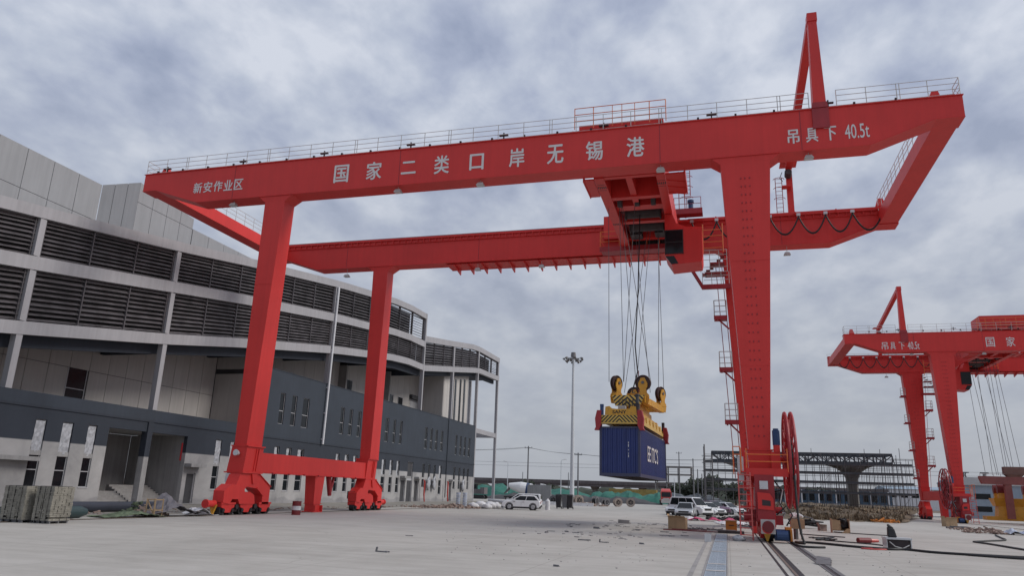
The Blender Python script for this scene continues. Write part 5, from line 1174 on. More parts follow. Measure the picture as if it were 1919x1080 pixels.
m = MB(); m.cyl((-27.0, 86.2, .9), (-24.9, 86.2, .75), .16, n=10); m.cyl((-27.0, 86.0, .1), (-25.0, 86.0, .1), .1, n=8); m.box(-26.8, -26.7, 86.1, 86.3, 0, .8); m.box(-25.2, -25.1, 86.1, 86.3, 0, .7); tag(m.build('wrapped_roll', 'film', base=(-26, 86.2, 0)), 'long wrapped white roll lying over the sacks', 'roll')
m = MB()
for k in range(6): m.cyl((-29.6, 83, .28*k), (-29.6, 83, .28*k+.24), .22, .26, 12); m.cyl((-28.9, 83.3, .28*k), (-28.9, 83.3, .28*k+.24), .22, .26, 12)
tag(m.build('bucket_stack', 'tarpblue', base=(-29.3, 83, 0)), 'two towers of blue and white buckets before the building corner', 'buckets')
m = MB(); m.cyl((-20.4, 88.5, .0), (-20.4, 88.5, 1.0), .28, n=12); m.cyl((-20.4, 88.5, 1.0), (-20.4, 88.5, 1.2), .28, .12, 12); m.cyl((-20.4, 88.5, 1.2), (-20.4, 88.5, 1.3), .09, n=8); tag(m.build('plastic_can', 'bag', base=(-20.4, 88.5, 0)), 'cream plastic canister behind the white sport utility car', 'canister')
for k, x in enumerate((-21.0, -20.2, -19.5)):
    y = 97.5; t = thing('wheeled_bin', (x, y, 0), ('dark wheeled bin at the left of the bin row', 'grey wheeled bin in the middle of the bin row', 'dark wheeled bin at the right of the bin row')[k], 'bin', 'row of wheeled bins')
    m = MB(); m.hull([(x-.28, y-.3, .15), (x+.28, y-.3, .15), (x+.28, y+.3, .15), (x-.28, y+.3, .15)], [(x-.36, y-.4, 1.7), (x+.36, y-.4, 1.7), (x+.36, y+.4, 1.7), (x-.36, y+.4, 1.7)]); m.build('bin_body', 'carblack' if k != 1 else 'pole', t)
    m = MB(); m.hull([(x-.38, y-.44, 1.71), (x+.38, y-.44, 1.71), (x+.38, y+.44, 1.71), (x-.38, y+.44, 1.71)], [(x-.3, y-.3, 1.82), (x+.3, y-.3, 1.82), (x+.3, y+.3, 1.82), (x-.3, y+.3, 1.82)]); m.build('bin_lid', 'dark', t)
    m = MB(); m.cyl((x-.34, y+.3, .15), (x-.26, y+.3, .15), .15, n=10); m.cyl((x+.26, y+.3, .15), (x+.34, y+.3, .15), .15, n=10); m.build('bin_wheel', 'black', t)
# ------------------------------------------------------------------ right foreground clutter
def carton(name, x, y, w_, d, h, mt, label, cat, rz=0, flap=True):
    m = MB(); e = .012
    m.box(-w_/2, w_/2, -d/2, -d/2+e, 0, h); m.box(-w_/2, w_/2, d/2-e, d/2, 0, h); m.box(-w_/2, -w_/2+e, -d/2+e, d/2-e, 0, h); m.box(w_/2-e, w_/2, -d/2+e, d/2-e, 0, h); m.box(-w_/2+e, w_/2-e, -d/2+e, d/2-e, 0, .01)
    if flap:
        m.hull([(-w_/2, -d/2, h), (w_/2, -d/2, h), (w_/2, -d/2+e, h), (-w_/2, -d/2+e, h)], [(-w_/2+.03, -d/2-.12, h+.1), (w_/2-.05, -d/2-.12, h+.08), (w_/2-.05, -d/2-.1, h+.09), (-w_/2+.03, -d/2-.1, h+.11)])
        m.hull([(-w_/2, -d/2, h), (-w_/2+e, -d/2, h), (-w_/2+e, d/2, h), (-w_/2, d/2, h)], [(-w_/2-.08, -d/2, h+.2), (-w_/2-.07, -d/2, h+.2), (-w_/2-.07, d/2, h+.18), (-w_/2-.08, d/2, h+.18)])
    for k in range(4): m.box(-w_/2+.1+k*(w_-.2)/3.3, -w_/2+.12+k*(w_-.2)/3.3, -d/2-.006, -d/2-.001, .02, h-.02)
    o = m.build(name, mt); o.location = (x, y, 0); o.rotation_euler = (0, 0, rz); tag(o, label, cat); return o
carton('plywood_crate', -3.15, 50.9, 1.1, .8, .72, 'wood', 'open brown plywood crate standing on the concrete below the container', 'crate', -.1)
m = MB(); m.box(-3.9, -1.9, 48.6, 49.0, .0, .05); m.box(-3.4, -1.3, 48.9, 49.1, .051, .09); m.box(-2.2, -.6, 48.3, 48.6, 0, .05); tag(m.build('plank', 'drumred', base=(-2.6, 48.8, 0)), 'dark reddish planks lying before the plywood crate', 'plank')
t = thing('steel_pad', (.1, 48.2, 0), 'dark steel pad slab lying behind the drain grating', 'steel pad'); MB().box(-.65, .85, 47.6, 48.8, 0, .14).build('pad_plate', 'dark', t); m = MB(); m.box(-.6, .4, 47.7, 48.5, .141, .18); m.build('pad_top', 'concd', t)
t = thing('tool_box', (.15, 51.0, 0), 'orange cabinet box standing between the drain and the crane ladder', 'tool box'); m = MB(); m.box(-.2, .48, 50.7, 51.3, .05, .62); m.box(-.2, .48, 50.7, 51.3, 0, .05); m.build('box_body', 'amber', t)
m = MB(); m.box(-.23, .51, 50.66, 51.34, .621, .67); m.build('box_lid', 'wood', t); m = MB(); m.box(.0, .3, 50.66, 50.695, .35, .4); m.build('handle', 'dark', t)
carton('white_box', -.98, 37.9, .30, .26, .36, 'lampglass', 'small white box beside the left edge of the drain', 'box', .1, False)
m = MB(); m.blob((.42, 39.9, .13), .26, .2, .15, 9, 6, .3, rnd=random.Random(3)); m.blob((.6, 40.1, .1), .16, .2, .12, 8, 5, .3, rnd=random.Random(4)); tag(m.build('plastic_bag', 'film', base=(.4, 39.9, 0), smooth=True), 'crumpled white plastic bag near the crane ladder', 'plastic bag')
sheet('fabric_heap', 'pink', (-1.4, 70.5), 14, 6, 4.0, 1.4, lambda u, v: .30*math.sin(u*9)**2*(1-abs(v-.5))+.04, -.1, 'magenta fabric heap lying in front of the parked cars', 'fabric', 12)
sheet('white_sheeting', 'bag', (-3.4, 71.5), 8, 5, 1.7, 1.2, lambda u, v: .3*(1-abs(u-.5))*math.sin(3*v)+.04, -.1, 'white sheeting folded beside the magenta fabric', 'sheet', 13)
sheet('pale_sheeting', 'bag', (.2, 66.0), 10, 6, 2.4, 4.6, lambda u, v: .22*math.sin(3.1*u)*math.sin(3.1*v)+.03, .1, 'pale sheeting spread on the ground left of the crane ladder', 'sheet', 14)
tagheap('timber_scatter', 'concd', (-1.3, 51.5), 1.3, 40, .025, .07, 'scatter of thin timber and wire between the crate and the orange box', 'timber', 31, .08, 8)
tagheap('timber_scatter', 'concd', (1.0, 62.0), 1.6, 40, .03, .08, 'scatter of dark offcuts behind the orange box', 'timber', 32, .15, 7)
tagheap('dark_rubble', 'dark', (.6, 76.0), 2.6, 110, .08, .3, 'dark rubbish strip in front of the right end of the parked cars', 'rubbish', 33, .3, 2)
# workbench box on a post, next to the reel
t = thing('socket_stand', (3.55, 44.5, 0), 'brown box on a short steel post beside the cable reel', 'socket box')
m = MB(); m.box(3.2, 3.9, 44.2, 44.8, .55, 1.05); m.build('box', 'card', t); m = MB(); m.cyl((3.45, 44.5, 0), (3.45, 44.5, .55), .12, n=10); m.cyl((3.75, 44.6, 0), (3.75, 44.6, .55), .04, n=6); m.build('post', 'steel', t)
m = MB(); m.blob((3.5, 44.6, 1.2), .35, .25, .16, 9, 6, .3, rnd=random.Random(9)); m.build('cloth_cover', 'bag', t)
m = MB()
for k in range(9):
    r_ = random.Random(k); m.tube([(5.6+r_.uniform(-.8, .8)+.5*math.cos(a*.7+k), 63+r_.uniform(-.3, .3)+.5*math.sin(a*.7+k), .15+.25*abs(math.sin(a*.35))+.03*k) for a in range(10)], .06, 5)
tag(m.build('hose_coil', 'hose', base=(5.6, 63, 0)), 'tangled heap of black hose behind the brown socket box', 'hose')
m = MB(); m.tube([(5.4, 65.4, .9), (6.2, 64, .7), (6.9, 62.5, .05)], .06); tag(m.build('bent_conduit', 'steel', base=(6, 64, 0)), 'bent dark conduit sloping down from the hose heap', 'conduit')
t = thing('open_crate', (7.25, 56.6, 0), 'open wooden crate with black foil inside standing right of the hose heap', 'crate')
m = MB(); m.box(6.7, 7.75, 57.0, 57.06, .12, .85); m.box(6.66, 6.7, 56.2, 57.06, 0, .9); m.box(7.75, 7.79, 56.2, 57.06, 0, .9); m.box(6.7, 7.2, 56.2, 56.24, .2, .82); m.hull([(7.25, 56.2, 0), (7.75, 56.2, 0), (7.75, 56.24, 0), (7.25, 56.24, 0)], [(7.6, 56.2, .3), (7.75, 56.2, .3), (7.75, 56.24, .3), (7.6, 56.24, .3)]); m.build('crate_wall', 'wood', t)
m = MB(); m.blob((7.5, 56.6, .62), .3, .25, .32, 8, 6, .35, rnd=random.Random(6)); m.blob((7.35, 56.4, .85), .3, .2, .1, 8, 5, .4, rnd=random.Random(7)); m.build('black_foil', 'black', t)
carton('small_carton', 6.35, 59.0, .5, .4, .35, 'rubble', 'small collapsed pinkish carton between the hose heap and the open crate', 'carton', .3)
t = thing('gas_cylinder', (6.8, 43.9, 0), 'dark red cylinder lying on the concrete left of the white generator', 'cylinder')
m = MB(); m.cyl((6.35, 43.5, .14), (7.0, 43.9, .14), .13, n=14); m.build('cylinder_body', 'drumred', t); m = MB(); m.cyl((7.0, 43.9, .13), (7.4, 44.15, .13), .10, .08, 12); m.build('cylinder_neck', 'truckred', t)
t = thing('welding_unit', (7.45, 39.9, 0), 'white framed welding unit with a dark open front on the concrete', 'welding unit')
m = MB(); m.box(6.98, 7.0, 39.4, 40.5, 0, .42); m.box(7.98, 8.02, 39.4, 40.5, 0, .42); m.box(6.96, 8.04, 39.36, 40.54, .421, .5); m.box(7.0, 7.98, 40.46, 40.5, 0, .42); m.build('case', 'lampglass', t)
m = MB(); m.box(7.02, 7.96, 39.5, 40.44, .06, .40); m.build('machine_block', 'dark', t); m = MB(); m.tube([(7.1, 39.42, .32), (7.3, 39.3, .12), (7.6, 39.28, .05), (7.9, 39.35, .2)], .025); m.build('lead', 'galv', t)
m = MB(); rr = random.Random(2); m.hull([(7.12, 39.7, .502), (7.5, 39.7, .502), (7.5, 40.1, .502), (7.12, 40.1, .502)], [(7.12, 39.74, .95), (7.42, 39.76, .9), (7.4, 40.04, .9), (7.14, 40.04, .98)]); m.hull([(7.12, 39.74, .95), (7.42, 39.76, .9), (7.4, 40.04, .9), (7.14, 40.04, .98)], [(7.13, 39.8, 1.08), (7.24, 39.82, 1.08), (7.24, 39.96, 1.06), (7.14, 39.96, 1.1)])
o = m.build('canvas_bag', 'black', base=(7.3, 39.9, .5)); bv = o.modifiers.new('soft', 'BEVEL'); bv.width = .05; bv.segments = 2; tag(o, 'black upright bag standing on top of the white welding unit', 'bag')
def cable(pts, r, label, mt='hose', seed=1):
    # smooth path through ground points
    P = [Vector((x, y, r if len(q) < 1 else q[0])) for x, y, *q in pts]; out = []
    for i in range(len(P)-1):
        a, b, c, d = P[max(i-1, 0)], P[i], P[i+1], P[min(i+2, len(P)-1)]
        for k in range(6):
            t = k/6; out.append(.5*((2*b)+(-a+c)*t+(2*a-5*b+4*c-d)*t*t+(-a+3*b-3*c+d)*t**3))
    out.append(P[-1]); o = MB().tube(out, r, 7).build('ground_cable', mt, base=(pts[0][0], pts[0][1], 0), smooth=True); tag(o, label, 'cable'); return o
cable([(3.42, 39.4), (3.1, 40.5), (4.1, 40.6), (5.45, 39.0), (6.75, 38.2), (7.65, 38.6), (8.54, 37.4), (10.28, 36.9), (11.9, 36.9), (16, 37.5)], .055, 'thick black cable snaking from the reel foot past the welding unit')
cable([(9.6, 36.85), (10.6, 36.3), (11.9, 35.9), (15, 35.6)], .05, 'second black cable running beside the thick one at the right edge')
cable([(18.75, 64.6), (17.6, 59.5), (16.6, 55.4), (15.0, 53.0), (13.7, 51.0), (13.6, 50.4), (13.8, 48.5), (13.9, 44), (14.2, 40)], .05, 'black cable with a sharp bend on the concrete before the distant crane')
cable([(2.9, 40.6), (3.0, 37.2), (3.5, 36.8), (4.05, 37.1)], .05, 'short black cable end lying beside the cable trench')
cable([(6.6, 38.5), (5.7, 38.2), (6.2, 37.9), (7.2, 38.5)], .03, 'red welding lead on the concrete left of the welding unit', 'truckred')
cable([(4.2, 51.2), (5.3, 50.0), (6.5, 49.2)], .03, 'thin wire lying on the concrete behind the dark sheet strips')
cable([(6.9, 57.4), (8.3, 55.6), (9.9, 54.9)], .03, 'thin wire trailing from the open crate')
cable([(5.0, 44.2), (6.3, 43.0), (7.0, 42.2), (7.4, 41.0)], .03, 'thin wire leading to the welding unit')
for k, (x, y, a, b) in enumerate(((4.85, 46.2, 1.2, .35), (4.9, 44.4, .9, .25))):
    m = MB(); r_ = random.Random(k)
    for i in range(6): m.beam((x-a/2+i*a/6, y+r_.uniform(-.3, .3), .05), (x-a/2+(i+1.4)*a/6, y+r_.uniform(-.3, .3), r_.uniform(.03, .12)), .16, .06)
    tag(m.build('rubber_strip', 'black', base=(x, y, 0)), ('longer black rubber strip on the concrete behind the thick cable', 'shorter black rubber strip nearest the thick cable')[k], 'rubber strip')
# litter on the open concrete
for k, (x, y, s, l) in enumerate(((-10.6, 22.8, .42, 'bent dark steel offcut alone on the open concrete at the left'), (-4.7, 21.6, .16, 'small dark scrap alone on the concrete near the bottom edge'), (-7.3, 56.3, .8, 'grey concrete block lying below the hanging container'), (-5.2, 33.3, .38, 'dark folded scrap on the concrete beside a thin stick'), (-6.2, 34.1, .5, 'thin dark stick on the open concrete'), (-8.3, 40.6, .2, 'small grey pebble like scrap in the middle of the yard'), (-13.2, 31.0, .3, 'thin sliver of wood on the left open concrete'), (-3.6, 33.5, .2, 'small dark scrap left of the drain'), (-7.6, 46.0, .35, 'dark smear of scrap behind the middle yard'), (-3.6, 45.5, .45, 'flat dark offcut between the container and the drain'))):
    r_ = random.Random(k+40); m = MB(); a = r_.uniform(-.4, .2); d = Vector((math.cos(a), math.sin(a), 0))
    th = .08 if k in (0, 3, 4, 6, 9) else .3
    m.beam(Vector((x, y, s*th*.6))-d*s/2, Vector((x, y, s*th*.5))+d*s/2, s*.35 if th > .1 else s*.2, s*th)
    if k in (0, 3): m.beam(Vector((x, y, .02))-d*s/2, Vector((x, y, s*.35))-d*s*.42, s*.14, s*.1)
    m.beam(Vector((x+s*.2, y+s*.2, s*.05)), Vector((x+s*.6, y+s*.05, s*.05)), s*.1, s*.08)
    tag(m.build('scrap_piece', 'conc' if k == 2 else 'pole', base=(x, y, 0)), l, 'scrap')
rnd = random.Random(77); m = MB()
for _ in range(300):
    y = 22+abs(rnd.gauss(0, 1))*22; x = rnd.uniform(-.5, .28)*y*.75
    if x < -27 or y > 110: continue
    s = rnd.uniform(.008, .026); a = rnd.uniform(0, 3.1)
    m.beam((x, y, s*.4), (x+s*2.2*math.cos(a), y+s*2.2*math.sin(a), s*.4), s*1.2, s*.8)
tag(m.build('concrete_crumbs', 'conc'), kind='stuff')
rnd = random.Random(91); m = MB()
for _ in range(110):
    x, y = rnd.uniform(-10, -2.2), rnd.uniform(36, 62); s = rnd.uniform(.03, .09); a = rnd.uniform(0, 3.1)
    m.beam((x, y, s*.2), (x+s*rnd.uniform(2, 7)*math.cos(a), y+s*3*math.sin(a), s*.2), s, s*.35)
tag(m.build('flat_scraps', 'pole'), kind='stuff')
rnd = random.Random(92); m = MB()
for _ in range(260):
    y = rnd.uniform(30, 130); x = -32.2-abs(rnd.gauss(0, 2.2)); s = rnd.uniform(.03, .14); a = rnd.uniform(0, 3.1)
    m.beam((x, y, s*.4), (x+s*rnd.uniform(1, 6)*math.cos(a), y+s*3*math.sin(a), s*rnd.uniform(.3, 1.2)), s, s*.6)
tag(m.build('verge_rubble', 'rubble'), kind='stuff')
# ------------------------------------------------------------------ yard lighting mast and poles
mx_, my_ = -29.1, 147
t = thing('high_mast_light', (mx_, my_, 0), 'tall white high-mast light with a crown of floodlights behind the near crane', 'mast light')
m = MB(); m.cyl((mx_, my_, 0), (mx_, my_, 29.3), .46, .2, 16); m.cyl((mx_, my_, 0), (mx_, my_, .4), .75, .6, 12); m.build('mast', 'mast', t)
m = MB(); m.ring((mx_, my_, 28.4), 1.1, .07, 'z', 24, 6); m.cyl((mx_, my_, 28.8), (mx_, my_, 29.7), .55, .45, 12)
for k in range(8): a = k*math.pi/4; m.cyl((mx_, my_, 28.4), (mx_+1.1*math.cos(a), my_+1.1*math.sin(a), 28.4), .05, n=5)
m.build('lamp_ring', 'steel', t)
for k in range(14):
    a = k*2*math.pi/14+.1; r_ = 1.75 if k % 2 else 1.3; z = 28.55 if k % 2 else 28.1; p = Vector((mx_+r_*math.cos(a), my_+r_*math.sin(a), z)); q = p+Vector((.3*math.cos(a), .3*math.sin(a), -.3))
    m = MB(); m.cyl(p, q, .14, .3, 8); m.cyl((mx_+1.1*math.cos(a), my_+1.1*math.sin(a), 28.4), p, .04, n=5); m.build('floodlight', 'steel', t)
def upole(x, y, h, label, arms=True, mt='pole', r=.2, grp=None):
    t = thing('utility_pole', (x, y, 0), label, 'pole', grp); m = MB(); m.cyl((x, y, 0), (x, y, h), r, r*.65, 10); m.build('post', mt, t)
    if arms:
        m = MB(); m.box(x-.9, x+.9, y-.06, y+.06, h-.5, h-.38); 
        for dx in (-.8, 0, .8): m.cyl((x+dx, y, h-.38), (x+dx, y, h-.1), .06, n=6)
        m.build('crossarm', mt, t)
    return t
upole(-44.0, 170, 12.2, 'dark utility pole standing left of the high-mast light')
upole(-32.3, 170, 10.9, 'dark utility pole close to the right of the high-mast light')
upole(-9.0, 220, 12.5, 'grey pole at the right of the hanging container', False, 'pole', .22)
upole(-14.6, 250, 16, 'pole behind the red lorry near the far frame building', True, 'pole', .2)
upole(-13.0, 200, 6.6, 'thin post left of the red lorry', False, 'mast', .12)
for k, x in enumerate((-8.2, -7.0, -6.0)): upole(x, 230, 10-1.3*k, ('tall thin pole before the far trees', 'middle thin pole before the far trees', 'short thin pole before the far trees')[k], False, 'pole', .2, 'thin poles before the trees')
m = MB()
for z0, z1, dx in ((11.9, 10.6, -.8), (11.9, 10.6, .8)):
    for (xa, za), (xb, zb) in (((-78, z0), (-44, z0)), ((-44, z0), (-32.3, z1)), ((-32.3, z1), (12, z1+.5))):
        m.tube([(xa+(xb-xa)*t+dx*.2, 170+dx, za+(zb-za)*t-1.0*(1-(2*t-1)**2)*(abs(xb-xa)/40)) for t in [i/10 for i in range(11)]], .035, 4)
for z in (9.2, 8.4): m.tube([(-90+160*t, 182, z-.4*(1-(2*t-1)**2)) for t in [i/12 for i in range(13)]], .03, 4)
tag(m.build('overhead_wires', 'hose', base=(-32, 170, 0)), 'thin overhead wires strung between the dark utility poles', 'wires')
def lamp(x, y, h, side, label, grp='street lamps by the viaduct'):
    t = thing('street_lamp', (x, y, 0), label, 'street lamp', grp); m = MB(); m.cyl((x, y, 0), (x, y, h-.6), .13, .08, 8); m.tube([(x, y, h-.6), (x+.15*side, y, h-.15), (x+.9*side, y, h)], .06, 6); m.build('post', 'mast', t)
    m = MB(); m.hull([(x+.8*side-.1, y-.15, h-.03), (x+1.5*side+.1, y-.15, h-.03), (x+1.5*side+.1, y+.15, h-.03), (x+.8*side-.1, y+.15, h-.03)], [(x+.8*side, y-.08, h+.12), (x+1.4*side, y-.08, h+.1), (x+1.4*side, y+.08, h+.1), (x+.8*side, y+.08, h+.12)]); m.build('lamp_head', 'galv', t)
lamp(-57.4, 200, 9.8, -1, 'slim street lamp seen through the gap by the building corner pillar'); lamp(-42.6, 200, 10.6, 1, 'slim street lamp just left of the high-mast light')
for k, (x, h, l) in enumerate(((-54.5, 7.2, 'thin bare post beside the leftmost street lamp'), (-41.6, 7.4, 'thin bare post right of the street lamp by the high mast'), (-40.2, 7.3, 'second thin bare post right of the street lamp by the high mast'))): upole(x, 205, h, l, False, 'pole', .13)
# ------------------------------------------------------------------ viaduct, netted spoil, containers, lorries far back
t = thing('viaduct', (-60, 330, 0), 'long low dark viaduct crossing the far background', 'viaduct')
m = MB(); m.box(-260, 60, 326, 338, 5.0, 6.6); m.box(-260, 60, 325.6, 326, 6.0, 7.4); m.box(-260, 60, 338, 338.4, 6.0, 7.4); m.build('deck', 'concd', t)
for k in range(15):
    x = -240+k*20.5; m = MB(); m.box(x-.9, x+.9, 330, 334, 0, 4.4); m.hull([(x-1, 329, 4.0), (x+1, 329, 4.0), (x+1, 335, 4.0), (x-1, 335, 4.0)], [(x-1.3, 327, 5.0), (x+1.3, 327, 5.0), (x+1.3, 337, 5.0), (x-1.3, 337, 5.0)]); m.build('pier', 'conc', t)
def mound(name, c, lx, ly, h, mt, label, cat, seed, n=34, kind=None):
    rnd = random.Random(seed); vs = []; fs = []; ny = 8; prof = [rnd.uniform(.65, 1) for _ in range(n+1)]
    for j in range(ny+1):
        for i in range(n+1):
            u, v = i/n, j/ny; vs.append((c[0]+(u-.5)*lx, c[1]+(v-.5)*ly, -.02+h*prof[i]*min(1, 6*min(u, 1-u)+.05)*math.sin(math.pi*v)**.7*(1+rnd.uniform(-.12, .12))))
    for j in range(ny):
        for i in range(n): a = j*(n+1)+i; fs.append([a, a+1, a+n+2, a+n+1])
    o = MB().add(vs, fs).build(name, mt, base=(c[0], c[1], 0)); tag(o, label, cat, kind=kind); return o
mound('netted_spoil_heap', (-62, 205), 62, 14, 4.0, 'net', 'long spoil heap under green mesh netting beyond the high-mast light', 'spoil heap', 1)
mound('netted_spoil_heap', (-24, 205), 28, 10, 3.1, 'net', 'lower green netted spoil heap below the hanging container', 'spoil heap', 2)
mound('dark_spoil_heap', (-38, 186), 46, 9, 1.7, 'inner', 'dark earth heap behind the cable drums', 'earth heap', 3)
mound('dark_spoil_heap', (-14, 232), 30, 14, 3.0, 'truss', 'dark sheeted heap behind the red lorry', 'earth heap', 4)
for k, (x, y, l, mt, lb) in enumerate(((-28, 216, 8, 'mutedyellow', 'longer yellow container in the far row, left one'), (-21.5, 216, 5.4, 'mutedyellow', 'shorter yellow container in the far row, right one'))):
    m = MB(); 
    for i in range(int(l/.35)): m.box(x-l/2+i*.35, x-l/2+i*.35+.2, y-1.24, y-1.2, 1.5, 3.5)
    m.box(x-l/2, x+l/2, y-1.2, y+1.2, 1.4, 3.6); m.box(x-l/2-.05, x+l/2+.05, y-1.3, y+1.3, 0, 1.39); tag(m.build('site_container', mt, base=(x, y, 0)), lb, 'container')
mound('far_tree_belt', (-110, 366), 340, 26, 6.0, 'leaf', 'far dark tree belt under the viaduct', 'trees', 6, 90, 'stuff')
# reels
for k, (x, y, R, l) in enumerate(((-29.6, 133, .75, 'dark cable drum leftmost in the drum row'), (-27.2, 133, .7, 'second cable drum in the drum row'), (-25.0, 132, .85, 'third cable drum with a pale flange'), (-22.4, 134, .8, 'dark tilted cable drum in the middle of the row'), (-20.4, 133, .65, 'small cable drum right of the middle of the row'), (-18.3, 133, .72, 'large pale cable drum second from the right'), (-16.2, 134, .76, 'large pale cable drum at the right end of the row'))):
    t = thing('cable_drum', (x, y, 0), l, 'cable drum', 'row of cable drums'); ang = (.1, .4, .7, 1.3, .9, .5, .18)[k]; d = Vector((math.sin(ang), -math.cos(ang), 0)); c = Vector((x, y, R))
    m = MB()
    for s in (-.4, .4):
        for i in range(24):
            a0, a1 = 2*math.pi*i/24, 2*math.pi*(i+1)/24; e = Vector((d.y, -d.x, 0)); f = lambda a, r_: c+d*s+e*r_*math.cos(a)+Vector((0, 0, r_*math.sin(a)))
            m.hull([f(a0, R), f(a1, R), f(a1, R*.62), f(a0, R*.62)], [p_+d*.06 for p_ in (f(a0, R), f(a1, R), f(a1, R*.62), f(a0, R*.62))])
        for a in (0, 1.05, 2.1): m.beam(c+d*s+e*R*.8*math.cos(a)+Vector((0, 0, R*.8*math.sin(a))), c+d*s-e*R*.8*math.cos(a)-Vector((0, 0, R*.8*math.sin(a))), .12, .05)
    m.build('flange', 'copper' if k in (2, 5, 6) else 'pole', t)
    m = MB(); m.cyl(c-d*.38, c+d*.38, R*.55, n=16); m.build('wound_cable', 'black', t)
for k, x in enumerate((-33, -28, -23.4)):
    m = MB(); m.prism([(126.2, 0), (126.35, .5), (126.65, .5), (126.8, 0)], 'x', x-2.0, x+2.0); tag(m.build('kerb_stone', 'bag', base=(x, 126.5, 0)), ('white concrete barrier below the high-mast light, left one', 'white concrete barrier below the high-mast light, middle one', 'white concrete barrier below the cable drums, right one')[k], 'barrier', 'white barriers before the drums')
tagheap('pipe_fittings', 'rubble', (-22.5, 129.5), 3.2, 90, .1, .3, 'jumble of fittings between the cable drums', 'fittings', 51, .7, 2)
# lorry, mixer, excavator
def lorry(x, y, rz, mt, label, kind):
    t = thing('lorry', (x, y, 0), label, 'lorry'); t.rotation_euler = (0, 0, rz); BASE[t.name] = Vector((0, 0, 0))
    m = MB(); m.prism([(3.0, .7), (5.0, .7), (5.05, 1.7), (4.85, 3.0), (3.0, 3.1)], 'y', -1.2, 1.2); m.hull([(3.0, -1.1, 3.1), (4.7, -1.1, 3.05), (4.7, 1.1, 3.05), (3.0, 1.1, 3.1)], [(3.0, -1.0, 3.7), (3.9, -1.0, 3.5), (3.9, 1.0, 3.5), (3.0, 1.0, 3.7)]); m.build('cab', mt, t)
    m = MB(); m.hull([(5.06, -1.05, 1.85), (5.06, 1.05, 1.85), (4.9, 1.0, 2.9), (4.9, -1.0, 2.9)], [(5.09, -1.05, 1.85), (5.09, 1.05, 1.85), (4.93, 1.0, 2.9), (4.93, -1.0, 2.9)]); m.box(3.4, 4.6, 1.201, 1.22, 1.9, 2.8); m.box(3.4, 4.6, -1.22, -1.201, 1.9, 2.8); m.build('windows', 'glass', t)
    m = MB(); m.box(5.05, 5.12, -1.15, 1.15, .5, 1.1); m.box(5.06, 5.1, -.7, .7, 1.15, 1.6); m.build('bumper', 'galv', t)
    for s in (-.9, .9): MB().box(5.08, 5.14, s-.2, s+.2, 1.12, 1.35).build('headlight', 'lampglass', t)
    m = MB(); m.box(-4.5, 3.0, -.45, .45, .7, 1.0); m.build('chassis', 'dark', t)
    for wx in (3.9, -2.2, -3.6):
        for s in (-1.05, 1.05): m = MB(); m.cyl((wx, s-.18, .5), (wx, s+.18, .5), .5, n=16); wh = m.build('wheel', 'black', t); m = MB(); m.cyl((wx, s+.19*(1 if s > 0 else -1), .5), (wx, s+.2*(1 if s > 0 else -1), .5), .28, n=12); m.build('rim', 'rim', wh)
    if kind == 'flat':
        m = MB(); m.box(-4.6, 2.7, -1.2, 1.2, 1.01, 1.2); m.box(2.55, 2.7, -1.2, 1.2, 1.2, 2.6); m.build('load_bed', mt, t)
    else:
        m = MB(); m.cyl((2.4, 0, 2.2), (.9, 0, 2.45), .7, 1.15, 16); m.cyl((.9, 0, 2.45), (-1.2, 0, 2.75), 1.15, 1.15, 16); m.cyl((-1.2, 0, 2.75), (-3.6, 0, 3.1), 1.15, .5, 16); d_ = m.build('mixer_drum', 'carwhite', t)
        m = MB(); m.cyl((.6, 0, 2.49), (.0, 0, 2.58), 1.165, n=16); m.cyl((-1.7, 0, 2.82), (-2.2, 0, 2.9), 1.0, .78, 16); m.build('blue_band', 'bluem', d_)
        m = MB(); m.hull([(-3.4, -.5, 2.2), (-4.4, -.3, 1.4), (-4.4, .3, 1.4), (-3.4, .5, 2.2)], [(-3.4, -.5, 2.9), (-4.6, -.25, 1.5), (-4.6, .25, 1.5), (-3.4, .5, 2.9)]); m.build('chute', 'steel', t)
lorry(-14.2, 185, -math.pi/2+.12, 'truckred', 'red and orange flatbed lorry facing the camera right of the hanging container', 'flat')
lorry(-39.6, 152, .15, 'carwhite', 'white concrete mixer lorry with blue bands behind the white cars', 'mixer')
t = thing('excavator', (-58.5, 172, 0), 'yellow excavator with raised boom behind the corner pillar of the building', 'excavator')
m = MB(); m.prism([(-61, 4.6), (-60.6, 5.2), (-57.6, 3.0), (-57.0, 1.6), (-57.8, 1.6), (-58.3, 2.6)], 'y', 171.8, 172.3); m.prism([(-64.2, 7.2), (-63.9, 7.5), (-60.6, 5.2), (-61, 4.6)], 'y', 171.85, 172.25); m.build('boom', 'mutedyellow', t)
m = MB(); m.box(-58.0, -54.6, 170.8, 173.4, 1.1, 2.2); m.box(-55.6, -54.6, 170.8, 173.4, 2.2, 2.6); m.build('body', 'concd', t); m = MB(); m.box(-57.9, -56.6, 170.8, 172, 2.21, 3.3); m.build('cab', 'glass', t)
for y in (170.6, 173): m = MB(); m.prism([(-58.2, .4), (-57.8, 0), (-54.8, 0), (-54.4, .4), (-54.8, .9), (-57.8, .9)], 'y', y, y+.6); m.build('track', 'black', t)
m = MB(); m.prism([(-64.4, 7.1), (-63.8, 7.3), (-63.9, 6.3), (-64.7, 6.0), (-65.0, 6.6)], 'y', 171.7, 172.4); m.build('bucket', 'steel', t)
t = thing('site_fence', (-33, 128, 0), 'pale grey hoarding panels right of the concrete mixer lorry', 'hoarding'); m = MB()
for k in range(3): m.box(-36.2+k*1.5, -34.75+k*1.5, 140, 140.08, .3, 3.3)
m.build('panel', 'panelgrey', t); m = MB()
for k in range(4): m.box(-36.26+k*1.5, -36.18+k*1.5, 140.1, 140.18, 0, 3.4)
m.build('post', 'galv', t)
